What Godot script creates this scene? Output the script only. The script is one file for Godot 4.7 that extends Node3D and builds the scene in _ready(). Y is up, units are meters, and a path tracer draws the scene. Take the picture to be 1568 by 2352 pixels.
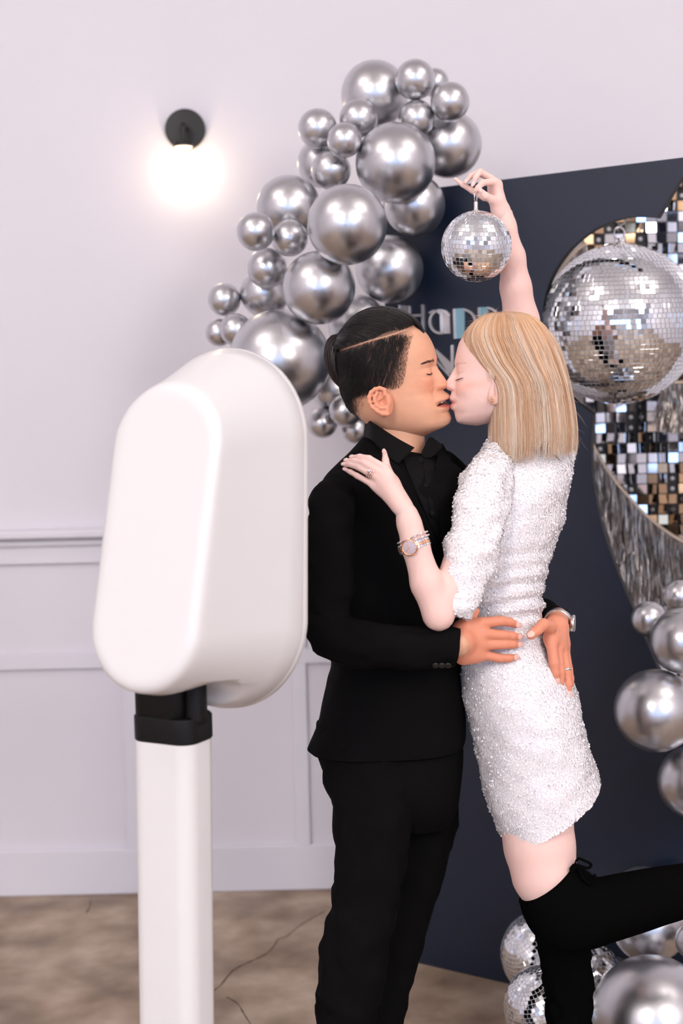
extends Node3D
# A couple kisses beside a photo booth in front of a navy party backdrop with chrome balloons and mirror balls.

const FOCAL := 3267.0
var cam_at := Vector3(0, 1.56, 4.38)
var cam_b := Basis.from_euler(Vector3(deg_to_rad(-4.83), 0, 0)) * Basis.from_euler(Vector3(0, 0, deg_to_rad(-1.3)))
var names := {}
var rng := RandomNumberGenerator.new()
var M := {}


# ---------------------------------------------------------------- helpers
func at(px: float, py: float, d: float) -> Vector3:      # the point seen at a pixel, d metres in front of the lens
	return cam_at + cam_b * Vector3((px - 784.0) / FOCAL, (1176.0 - py) / FOCAL, -1.0) * d


func on_plane(px: float, py: float, o: Vector3, n: Vector3) -> Vector3:
	var r := cam_b * Vector3((px - 784.0) / FOCAL, (1176.0 - py) / FOCAL, -1.0)
	return cam_at + r * ((o - cam_at).dot(n) / r.dot(n))


class MD:                                                  # collects triangles; shared corners are smooth, unshared ones flat
	var v := PackedVector3Array()
	var i := PackedInt32Array()
	var c := PackedColorArray()
	var uv := PackedVector2Array()
	var colored := false

	func add(pv: PackedVector3Array, pi: PackedInt32Array, col := Color.WHITE, pc := PackedColorArray(), orient := true) -> void:
		var base := v.size()
		var flip := false
		if orient and pv.size() > 0:
			var o := pv[0]
			var vol := 0.0
			for t in range(0, pi.size(), 3):
				vol += (pv[pi[t]] - o).dot((pv[pi[t + 1]] - o).cross(pv[pi[t + 2]] - o))
			flip = vol > 0.0
		v.append_array(pv)
		if pc.size() == pv.size():
			c.append_array(pc)
			colored = true
		else:
			for k in pv.size():
				c.append(col)
			if col != Color.WHITE:
				colored = true
		for t in range(0, pi.size(), 3):
			i.append(base + pi[t])
			i.append(base + (pi[t + 2] if flip else pi[t + 1]))
			i.append(base + (pi[t + 1] if flip else pi[t + 2]))

	func flat(pv: PackedVector3Array, pi: PackedInt32Array, col := Color.WHITE, orient := true) -> void:
		var w := PackedVector3Array()
		var j := PackedInt32Array()
		for k in pi.size():
			w.append(pv[pi[k]])
			j.append(k)
		add(w, j, col, PackedColorArray(), orient)

	func mesh() -> ArrayMesh:
		var n := PackedVector3Array()
		n.resize(v.size())
		for t in range(0, i.size(), 3):
			var a := i[t]
			var b := i[t + 1]
			var d := i[t + 2]
			var f := (v[d] - v[a]).cross(v[b] - v[a])
			n[a] += f
			n[b] += f
			n[d] += f
		for k in n.size():
			n[k] = n[k].normalized() if n[k].length_squared() > 1e-30 else Vector3.UP
		var arr := []
		arr.resize(Mesh.ARRAY_MAX)
		arr[Mesh.ARRAY_VERTEX] = v
		arr[Mesh.ARRAY_NORMAL] = n
		arr[Mesh.ARRAY_INDEX] = i
		if colored:
			arr[Mesh.ARRAY_COLOR] = c
		if uv.size() == v.size():
			arr[Mesh.ARRAY_TEX_UV] = uv
		var m := ArrayMesh.new()
		m.add_surface_from_arrays(Mesh.PRIMITIVE_TRIANGLES, arr)
		return m


func named(called: String) -> String:
	names[called] = names.get(called, -1) + 1
	return called if names[called] == 0 else "%s_%03d" % [called, names[called]]


func tag(o: Node3D, label := "", category := "", group := "", kind := "") -> Node3D:
	for kv in [["label", label], ["category", category], ["group", group], ["kind", kind]]:
		if kv[1] != "":
			o.set_meta(kv[0], kv[1])
	return o


func thing(called: String, label: String, category: String, where := Vector3.ZERO, group := "") -> Node3D:
	var o := Node3D.new()
	o.name = named(called)
	o.position = where
	add_child(o, true)
	tag(o, label, category, group)
	return o


func put(called: String, mesh: Mesh, m: Material, parent: Node3D = null, local := false) -> MeshInstance3D:
	# meshes are written in world places; under a parent they are shifted to its base
	var o := MeshInstance3D.new()
	o.name = named(called) if parent == null else called
	o.mesh = mesh
	o.material_override = m
	if parent == null:
		add_child(o, true)
	else:
		if not local:
			o.position = -world_of(parent)
		parent.add_child(o, true)
	return o


func world_of(n: Node) -> Vector3:
	var p := Vector3.ZERO
	while n != self and n is Node3D:
		p += (n as Node3D).position
		n = n.get_parent()
	return p


func struct(called: String, mesh: Mesh, m: Material, parent: Node3D = null) -> MeshInstance3D:
	var o := put(called, mesh, m, parent)
	if parent == null:
		o.set_meta("kind", "structure")
	return o


func mat(col: Color, rough := 0.5, metal := 0.0) -> StandardMaterial3D:
	var m := StandardMaterial3D.new()
	m.albedo_color = col
	m.roughness = rough
	m.metallic = metal
	return m


func box(md: MD, c: Vector3, s: Vector3, bev := 0.002, b := Basis.IDENTITY, col := Color.WHITE) -> void:
	# a box with chamfered edges
	var h := s * 0.5
	bev = minf(bev, minf(h.x, minf(h.y, h.z)) * 0.9)
	var pv := PackedVector3Array()
	for k in 8:
		var sg := Vector3(1 if k & 1 else -1, 1 if k & 2 else -1, 1 if k & 4 else -1)
		for ax in 3:
			var p := Vector3(sg.x * (h.x - bev), sg.y * (h.y - bev), sg.z * (h.z - bev))
			p[ax] = sg[ax] * h[ax]
			pv.append(c + b * p)
	var pi := PackedInt32Array()
	for ax in 3:
		var u := 1 << ((ax + 1) % 3)
		var w := 1 << ((ax + 2) % 3)
		for s2 in 2:
			var k0 := (1 << ax) * s2
			var q := [k0, k0 | u, k0 | u | w, k0 | w]
			var o := [0, 1, 2, 0, 2, 3]
			for t in 6:
				pi.append(q[o[t if s2 == 0 else 5 - t]] * 3 + ax)
		for cu in 2:
			for cw in 2:
				var k1 := u * cu + w * cw
				var k2 := k1 | (1 << ax)
				var a1 := (ax + 1) % 3
				var a2 := (ax + 2) % 3
				var q := [k1 * 3 + a1, k2 * 3 + a1, k2 * 3 + a2, k1 * 3 + a2]
				var o := [0, 1, 2, 0, 2, 3]
				for t in 6:
					pi.append(q[o[t if cu == cw else 5 - t]])
	for k in 8:
		var par := (k & 1) + ((k >> 1) & 1) + ((k >> 2) & 1)
		pi.append_array([k * 3, k * 3 + 1, k * 3 + 2] if par % 2 == 1 else [k * 3, k * 3 + 2, k * 3 + 1])
	md.flat(pv, pi, col)


func boxm(c: Vector3, s: Vector3, bev := 0.002, b := Basis.IDENTITY) -> ArrayMesh:
	var md := MD.new()
	box(md, c, s, bev, b)
	return md.mesh()


func loft(md: MD, rings: Array, cap0 := true, cap1 := true, col := Color.WHITE, cols: Array = []) -> void:
	# rings: PackedVector3Arrays of equal length, closed around
	var n: int = rings[0].size()
	var pv := PackedVector3Array()
	var pi := PackedInt32Array()
	var pc := PackedColorArray()
	for r in rings.size():
		pv.append_array(rings[r])
		for k in n:
			pc.append(cols[r] if cols.size() else col)
	for r in rings.size() - 1:
		for k in n:
			var a := r * n + k
			var b := r * n + (k + 1) % n
			pi.append_array([a, b, b + n, a, b + n, a + n])
	for e in 2:
		if (e == 0 and cap0) or (e == 1 and cap1):
			var ring: PackedVector3Array = rings[0] if e == 0 else rings[rings.size() - 1]
			var m := Vector3.ZERO
			for p in ring:
				m += p
			m /= n
			var base := 0 if e == 0 else (rings.size() - 1) * n
			pv.append(m)
			pc.append(pc[base])
			for k in n:
				var a := base + k
				var b := base + (k + 1) % n
				pi.append_array([b, a, pv.size() - 1] if e == 0 else [a, b, pv.size() - 1])
	md.add(pv, pi, col, pc)


func crom(a, b, c, d, t: float):
	return 0.5 * ((2.0 * b) + (c - a) * t + (2.0 * a - 5.0 * b + 4.0 * c - d) * t * t + (3.0 * b - a - 3.0 * c + d) * t * t * t)


func smooth_rows(rows: Array, sub: int) -> Array:         # rows of numbers, filled in with a Catmull-Rom curve
	var out := []
	for k in rows.size() - 1:
		var r0: Array = rows[maxi(k - 1, 0)]
		var r1: Array = rows[k]
		var r2: Array = rows[k + 1]
		var r3: Array = rows[mini(k + 2, rows.size() - 1)]
		for s in sub:
			var t := float(s) / sub
			var row := []
			for j in r1.size():
				row.append(crom(float(r0[j]), float(r1[j]), float(r2[j]), float(r3[j]), t))
			out.append(row)
	out.append(rows[rows.size() - 1])
	return out


func interp(tab: Array, x: float) -> float:                # piecewise curve through [x, y] pairs with smooth tangents
	var n := tab.size()
	if x <= tab[0][0]:
		return tab[0][1]
	if x >= tab[n - 1][0]:
		return tab[n - 1][1]
	var k := 0
	while tab[k + 1][0] < x:
		k += 1
	var t: float = (x - tab[k][0]) / (tab[k + 1][0] - tab[k][0])
	var h: float = tab[k + 1][0] - tab[k][0]
	var d: float = (tab[k + 1][1] - tab[k][1]) / h
	var m0 := d
	var m1 := d
	if k > 0:
		var dp: float = (tab[k][1] - tab[k - 1][1]) / (tab[k][0] - tab[k - 1][0])
		m0 = 0.0 if dp * d <= 0.0 else 2.0 * dp * d / (dp + d)
	if k < n - 2:
		var dn: float = (tab[k + 2][1] - tab[k + 1][1]) / (tab[k + 2][0] - tab[k + 1][0])
		m1 = 0.0 if dn * d <= 0.0 else 2.0 * dn * d / (dn + d)
	var t2 := t * t
	var t3 := t2 * t
	return (2 * t3 - 3 * t2 + 1) * tab[k][1] + (t3 - 2 * t2 + t) * h * m0 + (-2 * t3 + 3 * t2) * tab[k + 1][1] + (t3 - t2) * h * m1


func tube(md: MD, pts: PackedVector3Array, rad: PackedFloat32Array, n := 8, col := Color.WHITE, flat := 1.0, up := Vector3.ZERO) -> void:
	# a swept round (or flattened) bar through the points
	var rings := []
	var side := Vector3.ZERO
	for k in pts.size():
		var tan := (pts[mini(k + 1, pts.size() - 1)] - pts[maxi(k - 1, 0)]).normalized()
		if up != Vector3.ZERO:
			side = tan.cross(up).normalized()
		elif side == Vector3.ZERO:
			side = tan.cross(Vector3.UP if absf(tan.y) < 0.9 else Vector3.RIGHT).normalized()
		else:
			side = (side - tan * side.dot(tan)).normalized()
		var bi := side.cross(tan).normalized()
		var ring := PackedVector3Array()
		var r: float = rad[mini(k, rad.size() - 1)]
		for j in n:
			var a := TAU * j / n
			ring.append(pts[k] + side * cos(a) * r + bi * sin(a) * r * flat)
		rings.append(ring)
	loft(md, rings, true, true, col)


func curve(pts: Array, sub: int) -> PackedVector3Array:
	var out := PackedVector3Array()
	for k in pts.size() - 1:
		for s in sub:
			out.append(crom(pts[maxi(k - 1, 0)], pts[k], pts[k + 1], pts[mini(k + 2, pts.size() - 1)], float(s) / sub))
	out.append(pts[pts.size() - 1])
	return out


func lathe(md: MD, o: Vector3, axis: Vector3, prof: Array, n := 32, col := Color.WHITE, cap := true) -> void:
	# prof: [radius, distance along the axis]
	var s := axis.cross(Vector3.UP if absf(axis.y) < 0.9 else Vector3.RIGHT).normalized()
	var b := axis.cross(s).normalized()
	var rings := []
	for p in prof:
		var ring := PackedVector3Array()
		for k in n:
			var a := TAU * k / n
			ring.append(o + axis * p[1] + (s * cos(a) + b * sin(a)) * p[0])
		rings.append(ring)
	loft(md, rings, cap, cap, col)


func torus(md: MD, o: Vector3, axis: Vector3, big: float, small: float, n := 32, m := 10, col := Color.WHITE, squash := 1.0) -> void:
	var s := axis.cross(Vector3.UP if absf(axis.y) < 0.9 else Vector3.RIGHT).normalized()
	var b := axis.cross(s).normalized()
	var pv := PackedVector3Array()
	var pi := PackedInt32Array()
	for k in n:
		var a := TAU * k / n
		var r := s * cos(a) + b * sin(a)
		for j in m:
			var e := TAU * j / m
			pv.append(o + r * (big + small * cos(e)) + axis * small * squash * sin(e))
	for k in n:
		for j in m:
			var k2 := (k + 1) % n
			var j2 := (j + 1) % m
			pi.append_array([k * m + j, k2 * m + j, k2 * m + j2, k * m + j, k2 * m + j2, k * m + j2])
	md.add(pv, pi, col)


func extrude(md: MD, poly: PackedVector2Array, o: Vector3, ex: Vector3, ey: Vector3, depth: float, col := Color.WHITE) -> void:
	# a flat outline in the plane (ex, ey) pulled back along ex x ey by depth, front face at o
	var nn := ex.cross(ey).normalized()
	var pv := PackedVector3Array()
	var pi := PackedInt32Array()
	var n := poly.size()
	for k in n:
		pv.append(o + ex * poly[k].x + ey * poly[k].y)
	for k in n:
		pv.append(pv[k] - nn * depth)
	var tri := Geometry2D.triangulate_polygon(poly)
	for t in range(0, tri.size(), 3):
		pi.append_array([tri[t], tri[t + 1], tri[t + 2], tri[t] + n, tri[t + 2] + n, tri[t + 1] + n])
	var cw := Geometry2D.is_polygon_clockwise(poly)
	var tcw := false
	if tri.size():
		tcw = Geometry2D.is_polygon_clockwise(PackedVector2Array([poly[tri[0]], poly[tri[1]], poly[tri[2]]]))
	for k in n:
		var k2 := (k + 1) % n
		pi.append_array([k, k + n, k2 + n, k, k2 + n, k2] if cw == tcw else [k, k2 + n, k + n, k, k2, k2 + n])
	md.flat(pv, pi, col)


# ---------------------------------------------------------------- distance fields, meshed as surface nets
class Sdf:
	var pa := PackedVector3Array()
	var pb := PackedVector3Array()
	var ra := PackedFloat32Array()
	var rb := PackedFloat32Array()
	var kk := PackedFloat32Array()
	var op := PackedInt32Array()                            # 0 add, 1 cut
	var ell := []                                           # null for a tapered capsule, else the inverse basis of an ellipsoid

	func cap(a: Vector3, b: Vector3, r1: float, r2: float, k := 0.01, cut := false) -> void:
		pa.append(a); pb.append(b); ra.append(r1); rb.append(r2); kk.append(k); op.append(1 if cut else 0); ell.append(null)

	func chain(p: Array, r: Array, k := 0.01) -> void:
		for j in p.size() - 1:
			cap(p[j], p[j + 1], r[j], r[j + 1], k)

	func ball(c: Vector3, b: Basis, r: Vector3, k := 0.01, cut := false) -> void:
		pa.append(c); pb.append(r); ra.append(minf(r.x, minf(r.y, r.z))); rb.append(0); kk.append(k); op.append(1 if cut else 0); ell.append(b.inverse())

	func one(j: int, p: Vector3) -> float:
		if ell[j] == null:
			var a := pa[j]
			var ba := pb[j] - a
			var h := clampf((p - a).dot(ba) / maxf(ba.length_squared(), 1e-12), 0.0, 1.0)
			return (p - a - ba * h).length() - lerpf(ra[j], rb[j], h)
		var bi: Basis = ell[j]
		var q := bi * (p - pa[j])
		var r := pb[j]
		var k0 := (q / r).length()
		var k1 := (q / (r * r)).length()
		return k0 * (k0 - 1.0) / k1 if k1 > 1e-6 else -ra[j]

	func value(p: Vector3, list: PackedInt32Array) -> float:
		var d := 1e3
		for j in list:
			var e := one(j, p)
			var k := kk[j]
			if op[j] == 0:
				if k > 0.0 and absf(d - e) < k:
					var h := 0.5 + 0.5 * (d - e) / k
					d = lerpf(d, e, h) - k * h * (1.0 - h)
				else:
					d = minf(d, e)
			else:
				e = -e
				if k > 0.0 and absf(d - e) < k:
					var h := 0.5 - 0.5 * (d - e) / k
					d = lerpf(d, e, h) + k * h * (1.0 - h)
				else:
					d = maxf(d, e)
		return d

	func build(md: MD, cell: float, col := Color.WHITE) -> void:
		var lo := Vector3.ONE * 1e9
		var hi := -lo
		for j in pa.size():
			if op[j] == 1:
				continue
			var r := maxf(ra[j], rb[j]) if ell[j] == null else maxf(pb[j].x, maxf(pb[j].y, pb[j].z))
			var e := pa[j] if ell[j] != null else pb[j]
			for p in [pa[j], e]:
				lo = lo.min(p - Vector3.ONE * (r + kk[j]))
				hi = hi.max(p + Vector3.ONE * (r + kk[j]))
		lo -= Vector3.ONE * cell * 2
		var bs := 4
		var margin := 0.002
		for j in kk.size():
			margin = maxf(margin, kk[j] * 0.3 + 0.002)
		var nb := Vector3i(((hi - lo) / (cell * bs)).ceil())
		var nx := nb.x * bs + 1
		var ny := nb.y * bs + 1
		var nz := nb.z * bs + 1
		var field := PackedFloat32Array()
		field.resize(nx * ny * nz)
		field.fill(1.0)
		var half := cell * bs * 0.8661
		var active := []
		for bz in nb.z:
			for by in nb.y:
				for bx in nb.x:
					var cc := lo + Vector3(bx * bs + 2, by * bs + 2, bz * bs + 2) * cell
					var near := 1e3
					var ds := PackedFloat32Array()
					for j in pa.size():
						var e := one(j, cc)
						ds.append(e)
						if op[j] == 0:
							near = minf(near, e)
					if near > half + margin:
						continue
					var list := PackedInt32Array()
					for j in pa.size():
						if (op[j] == 0 and ds[j] < maxf(near, -half) + 2.0 * half + kk[j]) or (op[j] == 1 and ds[j] < half + kk[j] + 0.005):
							list.append(j)
					var cuts := false
					for j in list:
						cuts = cuts or op[j] == 1
					if near < -half * 1.02 and not cuts:
						for z in bs + 1:
							for y in bs + 1:
								for x in bs + 1:
									field[((bz * bs + z) * ny + by * bs + y) * nx + bx * bs + x] = -1.0
						continue
					active.append(Vector3i(bx, by, bz))
					for z in bs + 1:
						for y in bs + 1:
							var row := ((bz * bs + z) * ny + by * bs + y) * nx + bx * bs
							for x in bs + 1:
								field[row + x] = value(lo + Vector3(bx * bs + x, by * bs + y, bz * bs + z) * cell, list)
		var where := PackedInt32Array()
		where.resize(nx * ny * nz)
		where.fill(-1)
		var pv := PackedVector3Array()
		var pi := PackedInt32Array()
		var cells := PackedInt32Array()
		var offs := [0, 1, nx, nx + 1, nx * ny, nx * ny + 1, nx * ny + nx, nx * ny + nx + 1]
		var corner := [Vector3(0, 0, 0), Vector3(1, 0, 0), Vector3(0, 1, 0), Vector3(1, 1, 0), Vector3(0, 0, 1), Vector3(1, 0, 1), Vector3(0, 1, 1), Vector3(1, 1, 1)]
		var edges := [[0, 1], [2, 3], [4, 5], [6, 7], [0, 2], [1, 3], [4, 6], [5, 7], [0, 4], [1, 5], [2, 6], [3, 7]]
		for b in active:
			for z in bs:
				for y in bs:
					for x in bs:
						var gx: int = b.x * bs + x
						var gy: int = b.y * bs + y
						var gz: int = b.z * bs + z
						var at0 := (gz * ny + gy) * nx + gx
						var mask := 0
						for k in 8:
							if field[at0 + offs[k]] < 0.0:
								mask |= 1 << k
						if mask == 0 or mask == 255:
							continue
						var s := Vector3.ZERO
						var cnt := 0
						for e in edges:
							var m0: int = (mask >> e[0]) & 1
							var m1: int = (mask >> e[1]) & 1
							if m0 != m1:
								var f0 := field[at0 + offs[e[0]]]
								var f1 := field[at0 + offs[e[1]]]
								s += corner[e[0]].lerp(corner[e[1]], f0 / (f0 - f1))
								cnt += 1
						where[at0] = pv.size()
						cells.append(at0)
						pv.append(lo + (Vector3(gx, gy, gz) + s / cnt) * cell)
		var step := [1, nx, nx * ny]
		for at0 in cells:
			for ax in 3:
				var f0 := field[at0]
				var f1 := field[at0 + step[ax]]
				if (f0 < 0.0) == (f1 < 0.0):
					continue
				var u: int = step[(ax + 1) % 3]
				var w: int = step[(ax + 2) % 3]
				var q0 := where[at0]
				var q1 := where[at0 - u]
				var q2 := where[at0 - u - w]
				var q3 := where[at0 - w]
				if q1 < 0 or q2 < 0 or q3 < 0:
					continue
				if f0 < 0.0:
					pi.append_array([q0, q2, q1, q0, q3, q2])
				else:
					pi.append_array([q0, q1, q2, q0, q2, q3])
		md.add(pv, pi, col)


# ---------------------------------------------------------------- the scene
func _ready() -> void:
	rng.seed = 11
	camera_and_light()
	materials()
	room()
	sconce()
	backdrop()
	garlands()
	mirror_balls()
	booth()
	man()
	woman()


func camera_and_light() -> void:
	var cam := Camera3D.new()
	cam.name = "camera"
	cam.keep_aspect = Camera3D.KEEP_HEIGHT
	var att := CameraAttributesPhysical.new()
	att.frustum_focal_length = 33.335
	att.frustum_focus_distance = 2.78
	att.exposure_aperture = 1.75
	cam.attributes = att
	cam.fov = rad_to_deg(2.0 * atan(1176.0 / FOCAL))
	cam.near = 0.05
	cam.far = 60.0
	cam.transform = Transform3D(cam_b, cam_at)
	add_child(cam)
	cam.make_current()
	var env := Environment.new()
	env.background_mode = Environment.BG_SKY
	var sm := ProceduralSkyMaterial.new()
	sm.sky_top_color = Color(0.34, 0.5, 0.82)
	sm.sky_horizon_color = Color(0.62, 0.74, 0.92)
	sm.ground_horizon_color = Color(0.5, 0.56, 0.6)
	sm.ground_bottom_color = Color(0.3, 0.3, 0.3)
	sm.energy_multiplier = 2.2
	env.sky = Sky.new()
	env.sky.sky_material = sm
	env.tonemap_mode = Environment.TONE_MAPPER_LINEAR
	env.tonemap_exposure = 0.27
	env.sdfgi_enabled = true
	env.ssao_enabled = true
	env.ssil_enabled = true
	var we := WorldEnvironment.new()
	we.name = "world_environment"
	we.environment = env
	add_child(we)
	# daylight through the three windows behind the photographer, and two softboxes up beside them
	for x in WINDOWS:
		area_light("window_light", Vector3(x, 1.75, ROOM_Z - 0.05), Vector3(x, 1.2, 0), Vector2(1.95, 2.2), 18.0, Color(0.66, 0.80, 1.0))
	for p in SOFTBOXES:
		area_light("studio_light", p[0], p[1], Vector2(1.5, 1.5), p[3], Color(1.0, 0.965, 0.94))
	for p in FILL_PANELS:
		area_light("added_ceiling_light", Vector3(p[0], CEIL - 0.645, p[1]), Vector3(p[0], 0, p[1]), Vector2(1.6, 0.8), p[2], Color(1.0, 0.95, 0.94))
		area_light("added_ceiling_light", Vector3(p[0], CEIL - 0.58, p[1]), Vector3(p[0], 9, p[1]), Vector2(1.6, 0.8), p[3], Color(1.0, 0.95, 0.94))  # up-facing light added to brighten the ceiling that the balloons mirror


const CEIL := 4.8
const SOFTBOXES := [[Vector3(-3.0, 4.0, 8.4), Vector3(-0.1, 1.5, 0.8), "left", 48.0], [Vector3(3.2, 4.0, 8.4), Vector3(0.3, 1.4, 0.8), "right", 63.0]]
const FILL_PANELS := [[-2.2, 3.0, 9.0, 16.0], [2.4, 3.0, 9.0, 16.0], [-2.2, 7.2, 20.0, 26.0], [2.4, 7.2, 20.0, 26.0]]  # unseen panels added as fill, hung low to light the ceiling too
const ROOM_Z := 10.8
const WINDOWS := [-2.75, 0.2, 3.15]


func area_light(called: String, p: Vector3, to: Vector3, s: Vector2, e: float, c: Color) -> void:
	var l := AreaLight3D.new()
	l.name = called
	l.area_size = s
	l.light_energy = e
	l.light_color = c
	l.shadow_enabled = true
	l.area_range = 30.0
	l.area_attenuation = 2.0
	l.look_at_from_position(p, to, Vector3.UP if absf((to - p).normalized().y) < 0.95 else Vector3.BACK)
	add_child(l, true)


func noise(freq: float, seed_ := 1, oct := 3) -> FastNoiseLite:
	var n := FastNoiseLite.new()
	n.seed = seed_
	n.noise_type = FastNoiseLite.TYPE_SIMPLEX_SMOOTH
	n.frequency = freq
	n.fractal_octaves = oct
	return n


func noise_tex(size: int, freq: float, seed_: int, cols: Array, oct := 4, seamless := true) -> NoiseTexture2D:
	var t := NoiseTexture2D.new()
	t.width = size
	t.height = size
	t.seamless = seamless
	t.noise = noise(freq, seed_, oct)
	var g := Gradient.new()
	g.offsets = PackedFloat32Array([0.0, 0.5, 1.0])
	g.colors = PackedColorArray(cols)
	t.color_ramp = g
	return t


func materials() -> void:
	M.wall = mat(Color(0.86, 0.85, 0.872), 0.85)
	M.trim = mat(Color(0.86, 0.855, 0.88), 0.5)
	M.ceiling = mat(Color(0.9, 0.9, 0.9), 0.9)
	M.floor = mat(Color(1, 1, 1), 0.5)
	M.floor.albedo_texture = noise_tex(1024, 0.006, 5, [Color(0.42, 0.355, 0.29), Color(0.60, 0.525, 0.45), Color(0.74, 0.68, 0.605)], 6)
	M.floor.uv1_triplanar = true
	M.floor.uv1_world_triplanar = true
	M.floor.uv1_scale = Vector3(0.55, 0.55, 0.55)
	M.floor.roughness_texture = noise_tex(512, 0.012, 9, [Color(0.38, 0.38, 0.38), Color(0.55, 0.55, 0.55), Color(0.75, 0.75, 0.75)], 4)
	M.floor.roughness = 1.0
	M.crack = mat(Color(0.16, 0.13, 0.11), 0.9)
	M.black = mat(Color(0.03, 0.03, 0.035), 0.5)
	M.black.metallic_specular = 0.35
	M.black_metal = mat(Color(0.05, 0.048, 0.045), 0.45, 0.2)
	M.chrome = mat(Color(0.80, 0.80, 0.81), 0.31, 1.0)
	M.mirror = mat(Color(0.93, 0.94, 0.95), 0.03, 1.0)
	M.grout = mat(Color(0.95, 0.95, 0.96), 0.45, 0.0)
	M.tinsel = mat(Color(0.74, 0.71, 0.68), 0.3, 1.0)
	M.silver = mat(Color(0.86, 0.85, 0.84), 0.2, 1.0)
	M.panel = mat(Color(0.04, 0.10, 0.18), 0.38)
	M.panel.metallic_specular = 0.52
	M.panel_edge = mat(Color(0.02, 0.02, 0.024), 0.6)
	M.letter = mat(Color(0.93, 0.93, 0.94), 0.2, 0.75)
	M.white_plastic = mat(Color(0.88, 0.875, 0.87), 0.26)
	M.led = mat(Color(1, 0.95, 0.85), 0.5)
	M.led.emission_enabled = true
	M.led.emission = Color(1.0, 0.9, 0.76)
	M.led.emission_energy_multiplier = 6.0
	M.glow = mat(Color(1, 1, 1), 0.5)
	M.glow.emission_enabled = true
	M.glow.emission = Color(1.0, 0.96, 0.93)
	M.glow.emission_energy_multiplier = 2.0


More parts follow.
